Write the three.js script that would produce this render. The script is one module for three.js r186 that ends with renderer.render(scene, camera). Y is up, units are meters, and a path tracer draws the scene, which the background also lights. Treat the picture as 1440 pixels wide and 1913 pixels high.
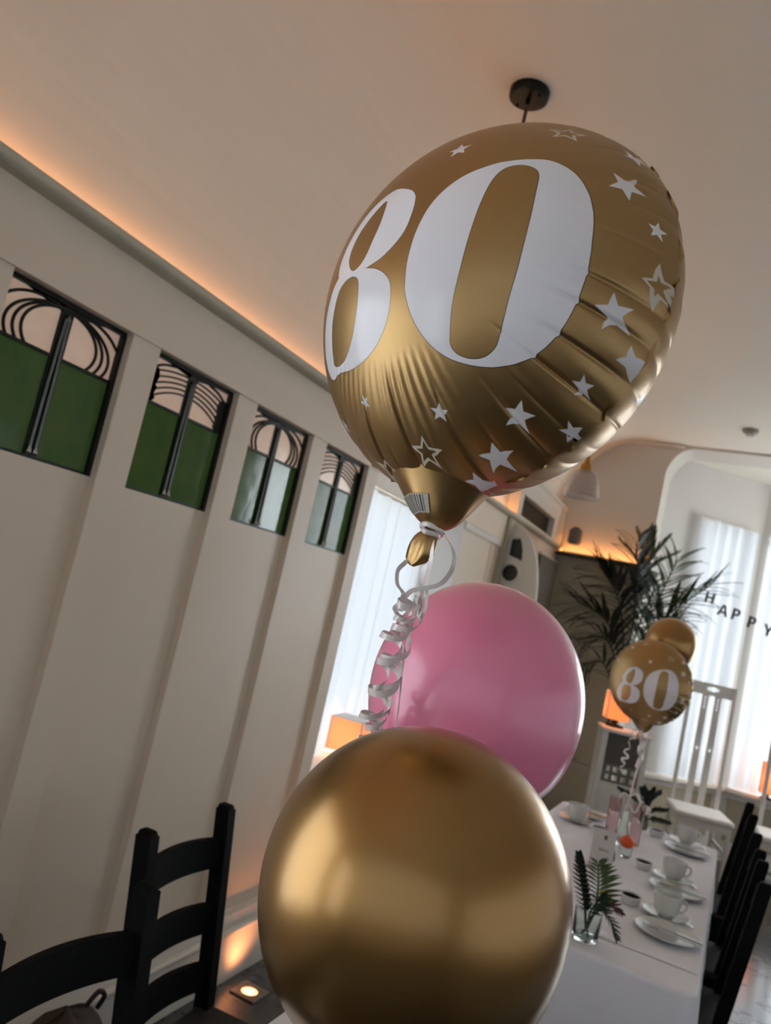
import * as THREE from 'three';
import { mergeGeometries } from 'three/addons/utils/BufferGeometryUtils.js';
import { RoundedBoxGeometry } from 'three/addons/geometries/RoundedBoxGeometry.js';
import { RectAreaLightUniformsLib } from 'three/addons/lights/RectAreaLightUniformsLib.js';
import { FontLoader } from 'three/addons/loaders/FontLoader.js';
import { TextGeometry } from 'three/addons/geometries/TextGeometry.js';

// ---------------------------------------------------------------- camera, sky, daylight, exposure
const scene = new THREE.Scene();
const camera = new THREE.PerspectiveCamera(67.284, 1440 / 1913, 0.03, 60);
{
  const r = [0.88481682, 0.15033408, -0.44102025], u = [0.21806257, -0.97007101, 0.10682205], d = [0.41176196, 0.19068796, 0.89111738];
  const m = new THREE.Matrix4().makeBasis(new THREE.Vector3(r[0], u[0], -d[0]), new THREE.Vector3(-r[1], -u[1], d[1]), new THREE.Vector3(-r[2], -u[2], d[2]));
  camera.quaternion.setFromRotationMatrix(m); camera.position.set(0, 1.6, 0);
  camera.focus = 0.86; camera.userData.fStop = 7;
}
scene.add(camera);
const renderer = new THREE.WebGLRenderer({ antialias: true });
renderer.toneMapping = THREE.LinearToneMapping;
renderer.toneMappingExposure = 1.43;
renderer.shadowMap.enabled = true;
RectAreaLightUniformsLib.init();
scene.background = new THREE.Color().setRGB(0.53, 0.59, 0.67);       // overcast sky outside the windows
const DAY = new THREE.Color().setRGB(0.93, 0.98, 1.0), AMBER = new THREE.Color().setRGB(1.0, 0.40, 0.12);
// daylight, or added fill, in each window, between the pane and the sheer curtain: [x, y, z, width, height, direction, intensity]
const daylight = [
  [-1.92, 1.45, -3.77, 1.26, 1.40, [1, 0, 0], 0.76],       // left wall, far window
  [-1.92, 1.45, 0.16, 1.26, 1.40, [1, 0, 0], 3.9],        // left wall, window beside the camera
  [-1.92, 1.45, 1.75, 1.20, 1.40, [1, 0, 0], 3.2],         // left wall, unseen window added behind the camera to light the balloons
  [-0.47, 1.78, -7.74, 0.68, 2.24, [0.665, 0, 0.747], 0.78], // bay, left leaf
  [0.30, 1.78, -8.12, 0.50, 2.24, [0, 0, 1], 0.84],       // bay, middle, left sash
  [1.06, 1.78, -8.12, 0.90, 2.24, [0, 0, 1], 6],          // bay, middle, right sash out of view, brightened as fill
  [2.03, 1.78, -7.74, 0.68, 2.24, [-0.665, 0, 0.747], 14],  // bay, right leaf out of view, brightened well past its neighbours as fill
  [0.7, 2.02, 2.78, 4.7, 2.24, [0, 0, -1], 0.24],           // rear wall, unseen window added as fill light
  [3.46, 1.5, -1.7, 7.0, 1.9, [-1, 0, 0], 0.28],         // right wall, unseen long window added as fill light
];
for (const [x, y, z, w, h, to, I] of daylight) {
  const l = new THREE.RectAreaLight(DAY, I, w, h);
  l.name = 'window_daylight_fill'; l.position.set(x, y, z); l.lookAt(x + to[0], y + to[1], z + to[2]); scene.add(l);
}

// ---------------------------------------------------------------- helpers
let seed = 7;
const rnd = () => { seed = (seed * 16807) % 2147483647; return seed / 2147483647; };
const rr = (a, b) => a + (b - a) * rnd();
const V = (x, y, z) => new THREE.Vector3(x, y, z);
const used = new Map();
function numbered(n) { const k = used.get(n) || 0; used.set(n, k + 1); return k ? n + '_' + String(k).padStart(3, '0') : n; }
function plain(g) { const q = g.index ? g.toNonIndexed() : g; for (const k of Object.keys(q.attributes)) if (!['position', 'normal', 'uv'].includes(k)) q.deleteAttribute(k); if (!q.attributes.uv) q.setAttribute('uv', new THREE.BufferAttribute(new Float32Array(q.attributes.position.count * 2), 2)); return q; }
const mg = (a) => a.length === 1 ? a[0] : mergeGeometries(a.map(plain));
function part(name, geo, mat, parent) {
  const m = new THREE.Mesh(Array.isArray(geo) ? mg(geo) : geo, mat);
  m.name = name; m.castShadow = m.receiveShadow = true; parent.add(m); return m;
}
function thing(name, label, category, pos = [0, 0, 0], turn = 0, group) {
  const o = new THREE.Group(); o.name = numbered(name); o.position.set(...pos); o.rotation.y = turn; o.userData = { label, category };
  if (group) o.userData.group = group;
  scene.add(o); return o;
}
function solo(name, label, category, geo, mat, group) {
  const m = part(numbered(name), geo, mat, scene); m.userData = { label, category }; if (group) m.userData.group = group; return m;
}
function struct(name, pos = [0, 0, 0], turn = 0) {
  const o = new THREE.Group(); o.name = name; o.position.set(...pos); o.rotation.y = turn; o.userData = { kind: 'structure' }; scene.add(o); return o;
}
function structMesh(name, geo, mat) { const m = part(name, geo, mat, scene); m.userData = { kind: 'structure' }; return m; }
const box = (w, h, d, x = 0, y = 0, z = 0) => new THREE.BoxGeometry(w, h, d).translate(x, y, z);
const span = (x0, x1, y0, y1, z0, z1) => box(Math.abs(x1 - x0), Math.abs(y1 - y0), Math.abs(z1 - z0), (x0 + x1) / 2, (y0 + y1) / 2, (z0 + z1) / 2);
const rspan = (x0, x1, y0, y1, z0, z1, r = 0.004) => new RoundedBoxGeometry(Math.abs(x1 - x0), Math.abs(y1 - y0), Math.abs(z1 - z0), 2, r).translate((x0 + x1) / 2, (y0 + y1) / 2, (z0 + z1) / 2);
const tube = (pts, r, n = 24, s = 8, closed = false) => new THREE.TubeGeometry(new THREE.CatmullRomCurve3(pts, closed), n, r, s, closed);
const lathe = (pts, n = 40) => new THREE.LatheGeometry(pts.map((p) => new THREE.Vector2(p[0], p[1])), n);
function grid(nu, nv, f, wrapNormals = true) {            // f(u, v) -> [x, y, z, (uu, vv)]
  const p = [], t = [], ix = [];
  for (let j = 0; j <= nv; j++) for (let i = 0; i <= nu; i++) { const q = f(i / nu, j / nv); p.push(q[0], q[1], q[2]); t.push(q[3] ?? i / nu, q[4] ?? j / nv); }
  for (let j = 0; j < nv; j++) for (let i = 0; i < nu; i++) { const a = j * (nu + 1) + i, b = a + 1, c = a + nu + 1, e = c + 1; ix.push(a, b, e, a, e, c); }
  const g = new THREE.BufferGeometry();
  g.setAttribute('position', new THREE.Float32BufferAttribute(p, 3)); g.setAttribute('uv', new THREE.Float32BufferAttribute(t, 2)); g.setIndex(ix); g.computeVertexNormals(); return g;
}
// flat ribbon along points, its width along given vectors
function ribbon(pts, wid, width) {
  const p = [], ix = [], t = [], n = pts.length;
  for (let i = 0; i < n; i++) { const w = wid[i].clone().normalize().multiplyScalar(width / 2); p.push(...pts[i].clone().add(w).toArray(), ...pts[i].clone().sub(w).toArray()); t.push(0, i / n, 1, i / n); }
  for (let i = 0; i < n - 1; i++) { const a = i * 2; ix.push(a, a + 1, a + 3, a, a + 3, a + 2); }
  const g = new THREE.BufferGeometry(); g.setAttribute('position', new THREE.Float32BufferAttribute(p, 3)); g.setAttribute('uv', new THREE.Float32BufferAttribute(t, 2)); g.setIndex(ix); g.computeVertexNormals(); return g;
}
function noiseTex(size, fn, srgb = false, repeat = 1) {   // fn(x, y) -> [r, g, b] 0..255
  const d = new Uint8Array(size * size * 4);
  for (let y = 0; y < size; y++) for (let x = 0; x < size; x++) { const c = fn(x / size, y / size), o = (y * size + x) * 4; d[o] = c[0]; d[o + 1] = c[1]; d[o + 2] = c[2]; d[o + 3] = 255; }
  const t = new THREE.DataTexture(d, size, size); t.magFilter = THREE.LinearFilter; t.minFilter = THREE.LinearMipmapLinearFilter; t.generateMipmaps = true; t.wrapS = t.wrapT = THREE.RepeatWrapping; t.repeat.set(repeat, repeat);
  if (srgb) t.colorSpace = THREE.SRGBColorSpace; t.needsUpdate = true; return t;
}
// tileable value noise
const lat = Array.from({ length: 65536 }, () => rnd());
function vn(x, y, P, s = 0) { const xi = Math.floor(x), yi = Math.floor(y), f = x - xi, g = y - yi, u = f * f * (3 - 2 * f), v = g * g * (3 - 2 * g); const h = (a, b) => lat[((((a % P) + P) % P) * 131 + (((b % P) + P) % P) * 517 + s * 7919) & 65535]; return (h(xi, yi) * (1 - u) + h(xi + 1, yi) * u) * (1 - v) + (h(xi, yi + 1) * (1 - u) + h(xi + 1, yi + 1) * u) * v; }
const fbm = (x, y, P, o = 4, s = 0) => { let a = 0, w = 0.5, k = 1; for (let i = 0; i < o; i++) { a += w * vn(x * P * k, y * P * k, P * k, s + i); w /= 2; k *= 2; } return a; };

// ---------------------------------------------------------------- materials
const std = (hex, rough = 0.6, o = {}) => new THREE.MeshStandardMaterial({ color: hex, roughness: rough, ...o });
const phy = (o) => new THREE.MeshPhysicalMaterial(o);
const plasterBump = noiseTex(256, (x, y) => { const v = 255 * fbm(x, y, 8, 5); return [v, v, v]; });
const M = {
  paint: std(0xeadcc8, 0.62, { bumpMap: plasterBump, bumpScale: 0.0008 }),
  panel: std(0xead9c4, 0.42),
  frieze: std(0xead9c4, 0.5),
  joint: std(0x9d8f80, 0.6),
  ceiling: std(0xece5d6, 0.8),
  trim: std(0xe4ded3, 0.4),
  farWall: std(0xdad1c5, 0.6),
  bayWall: std(0xe6e2dc, 0.6),
  dado: std(0xb0a892, 0.5),
  cames: std(0x10160f, 0.4, { metalness: 0.3 }),
  black: phy({ color: 0x010302, roughness: 0.72, specularIntensity: 0.3 }),
  blackMetal: std(0x111413, 0.35, { metalness: 0.6 }),
  steel: std(0xb8b8b8, 0.18, { metalness: 1 }),
  rodSteel: std(0x6d706c, 0.35, { metalness: 0.9 }),
  white: std(0xe2e0db, 0.5),
  china: phy({ color: 0xd3d3cd, roughness: 0.22, clearcoat: 0.5, clearcoatRoughness: 0.08 }),
  linen: std(0xe9e7ec, 0.85),
  jam: phy({ color: 0x070302, roughness: 0.9, specularIntensity: 0.1 }),
  glass: phy({ color: 0xffffff, roughness: 0, transmission: 1, thickness: 0, ior: 1.5 }),
  glassSolid: phy({ color: 0xf4fbf8, roughness: 0.02, transmission: 1, thickness: 0.004, ior: 1.45 }),
  sheer: phy({ color: 0xeef2f6, roughness: 1, transmission: 0.5, thickness: 0, side: THREE.DoubleSide }),
  brass: std(0xb08246, 0.3, { metalness: 1 }),
  leaf: std(0x1d3a26, 0.5, { side: THREE.DoubleSide }),
  leafLight: std(0x4d5f38, 0.55, { side: THREE.DoubleSide }),
  leafDark: std(0x14241b, 0.5, { side: THREE.DoubleSide }),
  stem: std(0x27352a, 0.6),
  amberGlow: new THREE.MeshStandardMaterial({ color: 0xd9a27a, roughness: 0.7, emissive: AMBER, emissiveIntensity: 1.0 }),
};
{ // dark floor boards: scuffed gloss
  const col = noiseTex(512, (x, y) => { const n = fbm(x, y * 0.5, 6, 5), s = fbm(x, y, 40, 3, 3); const k = 12 + 18 * n + (s > 0.62 ? 16 : 0); return [k * 1.05, k, k * 0.95]; }, true);
  const rg = noiseTex(512, (x, y) => { const s = fbm(x, y, 24, 4, 9), n = fbm(x, y, 6, 4, 4); const v = Math.min(255, 255 * (0.16 + 0.2 * n + (s > 0.6 ? 0.35 : 0))); return [v, v, v]; });
  M.floor = phy({ color: 0xffffff, map: col, roughness: 1, roughnessMap: rg, specularIntensity: 0.4, clearcoat: 1, clearcoatRoughness: 0.16 });
}
{ // stained panes; their faint emission is an added glow, no lamp behind
  const wob = noiseTex(256, (x, y) => { const v = 255 * fbm(x, y, 5, 3, 2); return [v, v, v]; });
  const green = (a, b) => noiseTex(256, (x, y) => { const n = fbm(x, y, 3, 4, 5); return [a[0] + (b[0] - a[0]) * n, a[1] + (b[1] - a[1]) * n, a[2] + (b[2] - a[2]) * n]; }, true);
  M.greenGlowGlass = phy({ map: green([38, 66, 34], [74, 84, 36]), roughness: 0.07, specularIntensity: 0.75, clearcoat: 0, clearcoatRoughness: 0.03, bumpMap: wob, bumpScale: 0.0002, emissive: new THREE.Color().setRGB(0.30, 0.60, 0.16), emissiveIntensity: 0.022 });
  M.opalGlowGlass = phy({ map: green([214, 188, 166], [232, 208, 188]), roughness: 0.14, bumpMap: wob, bumpScale: 0.0003, emissive: new THREE.Color().setRGB(0.88, 0.60, 0.45), emissiveIntensity: 0.15 });
}
M.goldLatex = phy({ color: new THREE.Color().setRGB(0.365, 0.20, 0.066), metalness: 0.95, roughness: 0.3, clearcoat: 0.4, clearcoatRoughness: 0.16 });
M.pinkLatex = phy({ color: new THREE.Color().setRGB(1.0, 0.28, 0.46), metalness: 0, roughness: 0.4, clearcoat: 0.9, clearcoatRoughness: 0.14, sheen: 0.7, sheenColor: new THREE.Color(0xffd8e4), sheenRoughness: 0.5 });
M.ribbon = phy({ color: 0xf0e6e4, roughness: 0.32, metalness: 0.1, clearcoat: 0.5, side: THREE.DoubleSide });

// ---------------------------------------------------------------- floor, ceiling, walls
const XW = -1.63, CEIL = 3.42, ZB = 2.6, XR = 3.3, ZF = -6.84;
{
  const f = part('floor', box(XR + 2.0, 0.1, ZB + 8.6, (XR - 2.0) / 2, -0.05, (ZB - 8.6) / 2), M.floor, scene); f.userData.kind = 'structure';
  const uv = f.geometry.attributes.uv; for (let i = 0; i < uv.count; i++) uv.setXY(i, uv.getX(i) * 5.3, uv.getY(i) * 11);
}
{ // ceiling: flat slab with a coved edge along the left wall
  const c = struct('ceiling');
  part('ceiling_slab', span(-1.0, XR + 0.3, CEIL, CEIL + 0.12, ZB + 0.3, -8.5), M.ceiling, c);
  const s = new THREE.Shape(); s.moveTo(-1.82, 2.36); s.lineTo(-1.70, 2.36); s.lineTo(-1.70, 2.52);
  for (let i = 1; i <= 22; i++) { const a = (i / 22) * Math.PI / 2; s.lineTo(-1.70 + 0.66 * (1 - Math.cos(a)), 2.52 + 0.90 * Math.sin(a)); }
  s.lineTo(-1.0, CEIL); s.lineTo(-1.0, CEIL + 0.12); s.lineTo(-1.82, CEIL + 0.12); s.closePath();
  const g = new THREE.ExtrudeGeometry(s, { depth: ZB - ZF, bevelEnabled: false, curveSegments: 4 }).translate(0, 0, ZF);
  part('ceiling_cove', g, M.ceiling, c);
}
const PIL = [[0.512, 0.624], [1.016, 1.128], [1.52, 1.632], [2.024, 2.136], [2.528, 2.640], [3.032, 3.125]];     // pilasters, along -z
{ // the panelled left wall
  const w = struct('wall_left');
  const solid = [[-ZB, -2.4], [-1.1, -0.8], [0.512, 3.125], [4.42, 6.95]];
  part('backing', mg([...solid.map(([a, b]) => span(-1.70, -1.86, 0, 2.16, -a, -b)), span(-1.72, -2.0, 2.155, 2.36, ZB, -6.95), span(-1.66, -2.0, 0, 0.72, 0.8, -0.512), span(-1.66, -2.0, 0, 0.72, 2.4, 1.1), span(-1.66, -2.0, 0, 0.72, -3.125, -4.42)]), M.paint, w);
  for (const [a, b] of PIL) part('pilaster', rspan(XW, -1.72, 0.05, 2.157, -a, -b, 0.003), M.panel, w);
  part('pilaster', rspan(XW, -1.72, 0.05, 2.157, 0.8, 0.93, 0.003), M.panel, w);
  for (let i = 0; i < PIL.length - 1; i++) part('panel', span(-1.659, -1.71, 0.05, 1.742, -PIL[i][1], -PIL[i + 1][0]), M.panel, w);
  part('panel', span(-1.659, -1.71, 0.05, 2.157, ZB, 2.4), M.panel, w); part('panel', span(-1.659, -1.71, 0.05, 2.157, 1.1, 0.93), M.panel, w);
  part('frieze', span(-1.624, -1.74, 2.155, 2.345, ZB, ZF), M.frieze, w);
  // far length of the wall, beyond the window
  part('panel', rspan(-1.645, -1.72, 0.05, 2.13, -4.42, -5.02, 0.004), M.panel, w);
  part('panel', rspan(-1.645, -1.72, 0.05, 2.13, -5.035, -5.2, 0.004), M.panel, w);
  part('panel', rspan(-1.655, -1.72, 0.05, 2.13, -5.2, ZF, 0.004), M.panel, w);
  part('rail', rspan(-1.628, -1.72, 2.115, 2.16, -4.42, ZF, 0.004), M.trim, w);
  part('pilaster', rspan(-1.605, -1.72, 0.05, 2.345, -5.2, -5.27, 0.003), M.dado, w);
}
structMesh('trim_1', (() => { // cornice shelf that hides the strip of lights
  const s = new THREE.Shape(); s.moveTo(-1.71, 2.339); s.lineTo(-1.59, 2.339); s.quadraticCurveTo(-1.574, 2.341, -1.571, 2.352); s.lineTo(-1.571, 2.366); s.lineTo(-1.585, 2.366); s.lineTo(-1.585, 2.356); s.lineTo(-1.71, 2.356); s.closePath();
  return new THREE.ExtrudeGeometry(s, { depth: ZB - ZF - 0.02, bevelEnabled: false }).translate(0, 0, ZF + 0.02);
})(), std(0xc6bfa9, 0.6));
structMesh('baseboard_left', (() => {
  const s = new THREE.Shape(); s.moveTo(-1.70, 0); s.lineTo(-1.612, 0); s.lineTo(-1.612, 0.185); s.quadraticCurveTo(-1.598, 0.192, -1.600, 0.205); s.quadraticCurveTo(-1.606, 0.214, -1.616, 0.214); s.quadraticCurveTo(-1.62, 0.24, -1.628, 0.262); s.lineTo(-1.70, 0.262); s.closePath();
  return mg([[ZB, 0.8], [0.8, -0.512], [-0.512, -3.125], [-3.125, -4.42], [-4.42, ZF]].map(([a, b]) => new THREE.ExtrudeGeometry(s, { depth: a - b, bevelEnabled: false }).translate(0, 0, b)));
})(), M.trim);
// rear and right walls (outside the frame, they close the room)
structMesh('wall_rear', mg([span(-2.0, -1.65, 0, CEIL, ZB, ZB + 0.3), span(3.05, XR + 0.3, 0, CEIL, ZB, ZB + 0.3), span(-1.65, 3.05, 0, 0.9, ZB, ZB + 0.3), span(-1.65, 3.05, 3.15, CEIL, ZB, ZB + 0.3)]), M.farWall);
structMesh('wall_right', mg([span(XR, XR + 0.3, 0, 0.55, ZB, -7.3), span(XR, XR + 0.3, 2.45, CEIL, ZB, -7.3), span(XR, XR + 0.3, 0.55, 2.45, ZB, 1.8), span(XR, XR + 0.3, 0.55, 2.45, -5.2, -7.3)]), M.farWall);
{ // far wall with the wide arched opening of the bay
  const w = struct('wall_far');
  const s = new THREE.Shape(); s.moveTo(-1.9, 0); s.lineTo(-0.84, 0); s.lineTo(-0.84, 3.12);
  for (let i = 1; i <= 16; i++) { const a = (i / 16) * Math.PI / 2; s.lineTo(-0.84 + 0.22 * (1 - Math.cos(a)), 3.12 + 0.28 * Math.sin(a)); }
  s.lineTo(2.0, 3.40); for (let i = 15; i >= 0; i--) { const a = (i / 16) * Math.PI / 2; s.lineTo(2.42 - 0.22 * (1 - Math.cos(a)), 3.12 + 0.28 * Math.sin(a)); }
  s.lineTo(2.42, 0); s.lineTo(XR + 0.1, 0); s.lineTo(XR + 0.1, CEIL); s.lineTo(-1.9, CEIL); s.closePath();
  part('arch_wall', new THREE.ExtrudeGeometry(s, { depth: 0.4, bevelEnabled: false }).translate(0, 0, ZF - 0.4), M.farWall, w);
  part('panel', rspan(-1.63, -0.86, 0.62, 2.08, ZF, ZF + 0.03, 0.004), M.dado, w);
  part('panel', rspan(-1.63, -0.86, 0.02, 0.60, ZF, ZF + 0.03, 0.004), M.dado, w);
  part('panel', rspan(-1.63, -0.86, 2.10, 2.30, ZF, ZF + 0.03, 0.004), M.dado, w);
  part('rail', rspan(-1.63, -0.85, 2.075, 2.105, ZF, ZF + 0.045, 0.004), M.dado, w);
  part('cornice', rspan(-1.62, -0.72, 3.39, 3.415, ZF, ZF + 0.04, 0.008), M.ceiling, w);
}
structMesh('trim_2', mg([span(-1.62, -0.86, 2.30, 2.318, ZF, ZF + 0.10), span(-1.62, -0.86, 2.30, 2.335, ZF + 0.088, ZF + 0.10)]), M.dado);

// ---------------------------------------------------------------- windows with daylight
function windowUnit(n, pos, turn, w, h, cols, rows) {     // local: x across, z outwards is negative
  const g = struct('window_' + n, pos, turn);
  const f = 0.05;
  part('window_frame', mg([span(-w / 2, w / 2, 0, f, -0.03, 0.03), span(-w / 2, w / 2, h - f, h, -0.03, 0.03), span(-w / 2, -w / 2 + f, 0, h, -0.03, 0.03), span(w / 2 - f, w / 2, 0, h, -0.03, 0.03)]), M.white, g);
  const bars = []; for (let i = 1; i < cols; i++) bars.push(span(-w / 2 + (w * i) / cols - 0.015, -w / 2 + (w * i) / cols + 0.015, f, h - f, -0.02, 0.02));
  for (let i = 1; i < rows; i++) bars.push(span(-w / 2 + f, w / 2 - f, (h * i) / rows - 0.015, (h * i) / rows + 0.015, -0.02, 0.02));
  part('glazing_bars', mg(bars), M.white, g);
  part('pane', new THREE.PlaneGeometry(w - 2 * f, h - 2 * f).translate(0, h / 2, 0), M.glass, g);
}
function curtainGeo(w, h, folds, amp, sd) {
  return grid(folds * 14, 10, (u, v) => { const k = 0.75 + 0.25 * Math.sin(u * 17 + sd), x = (u - 0.5) * w, fold = Math.sin(u * folds * Math.PI * 2 + 0.9 * Math.sin(u * 9 + sd) + 0.15 * v), f2 = Math.sin(u * folds * 5.1 + sd * 2); return [x + 0.006 * f2 * (1 - v), v * h, amp * k * fold + 0.4 * amp * f2 * (1 - 0.5 * v), u * w, v * h]; });
}
function curtain(label, pos, turn, w, h, folds, amp, sd) {
  const t = thing('curtain', label, 'curtain', pos, turn);
  part('fabric', curtainGeo(w, h, folds, amp, sd), M.sheer, t);
  part('rail', mg([new THREE.CylinderGeometry(0.009, 0.009, w + 0.02, 10).rotateZ(Math.PI / 2).translate(0, h + 0.004, 0)]), M.trim, t);
  return t;
}
function sideReveals(z0, z1) {                              // boxed recess of a window in the left wall
  return mg([span(-1.98, -1.64, 0.72, 2.154, z0 - 0.02, z0 + 0.005), span(-1.98, -1.64, 0.72, 2.154, z1 - 0.005, z1 + 0.02), span(-2.0, -1.60, 0.721, 0.745, z0 - 0.02, z1 + 0.02)]);
}
structMesh('trim_3', sideReveals(-3.125, -4.42), M.bayWall);
structMesh('trim_4', sideReveals(0.8, -0.512), M.bayWall);
structMesh('trim_5', sideReveals(2.4, 1.1), M.bayWall);
windowUnit(14, [-1.96, 0.745, 1.75], Math.PI / 2, 1.30, 1.41, 2, 2);  // added window, unseen, lights the balloons from behind the camera
curtain('white sheer curtain in the added left wall window behind the camera, out of frame', [-1.86, 0.75, 1.75], Math.PI / 2, 1.25, 1.385, 8, 0.02, 6);
windowUnit(5, [-1.96, 0.745, -3.7725], Math.PI / 2, 1.295, 1.41, 2, 2);
windowUnit(6, [-1.96, 0.745, 0.144], Math.PI / 2, 1.312, 1.41, 2, 2);
curtain('white sheer curtain in the left wall window past the stained glass', [-1.86, 0.75, -3.7725], Math.PI / 2, 1.25, 1.385, 7, 0.022, 1);
curtain('white sheer curtain in the left wall window beside the camera, out of frame', [-1.86, 0.75, 0.144], Math.PI / 2, 1.26, 1.385, 8, 0.02, 4);
windowUnit(11, [0.7, 0.9, 2.82], Math.PI, 4.7, 2.25, 5, 2);  // added rear window, unseen, holds broad fill light
windowUnit(12, [XR + 0.24, 0.55, -1.7], -Math.PI / 2, 7.0, 1.9, 8, 2);  // added right wall window, unseen, holds soft fill for the room
curtain('white sheer curtain over the added fill window in the rear wall, out of frame', [0.7, 0.905, 2.68], Math.PI, 4.66, 2.23, 19, 0.02, 3);
curtain('long white sheer curtain over the added fill window in the right wall, out of frame', [XR + 0.1, 0.555, -1.7], -Math.PI / 2, 6.96, 1.88, 26, 0.02, 5);
// the bay: three walls, each with its window
const BAY = [[[-0.84, -7.24], [-0.02, -7.97]], [[-0.02, -7.97], [1.58, -7.97]], [[1.58, -7.97], [2.40, -7.24]]];
BAY.forEach(([A, B], i) => {
  const L = Math.hypot(B[0] - A[0], B[1] - A[1]), turn = Math.atan2(-(B[1] - A[1]), B[0] - A[0]);
  const g = struct('wall_bay_' + (i + 1), [A[0], 0, A[1]], turn);
  const a = [0.43, 0.06, 0.06][i], b = L - [0.05, 0.06, 0.36][i], y0 = 0.61, y1 = 2.92, D = -0.3;
  part('bay_wall', mg([span(0, L, 0, y0, 0, D), span(0, L, y1, CEIL, 0, D), span(-0.02, a, y0, y1, 0, D), span(b, L + 0.02, y0, y1, 0, D)]), M.bayWall, g);
  part('sill', rspan(-0.02, L + 0.02, y0 - 0.035, y0, 0.12, -0.1, 0.006), M.trim, g);
  part('panel', rspan(0.08, L - 0.08, 0.14, y0 - 0.1, 0, 0.014, 0.004), M.dado, g);
  const c = (a + b) / 2, at = (d) => [A[0] + Math.cos(turn) * c + Math.sin(turn) * d, A[1] - Math.sin(turn) * c + Math.cos(turn) * d];
  const o = at(-0.22), q = at(0.05);
  windowUnit(7 + i, [o[0], y0, o[1]], turn, b - a, y1 - y0, i === 1 ? 2 : 1, 3);
  curtain(['white sheer curtain in the left leaf of the bay, behind the palm', 'white sheer curtain in the middle of the bay, behind the word banner', 'white sheer curtain in the right leaf of the bay, out of frame'][i], [q[0] + [-1, 0, 1][i] * 0.045 * Math.cos(turn), y0 + 0.005, q[1] + [1, 0, 1][i] * 0.045 * Math.abs(Math.sin(turn))], turn, b - a + (i === 1 ? -0.01 : 0.055), y1 - y0 + 0.01, i === 1 ? 11 : 5, 0.02, 2 + i * 3);
});

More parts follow.
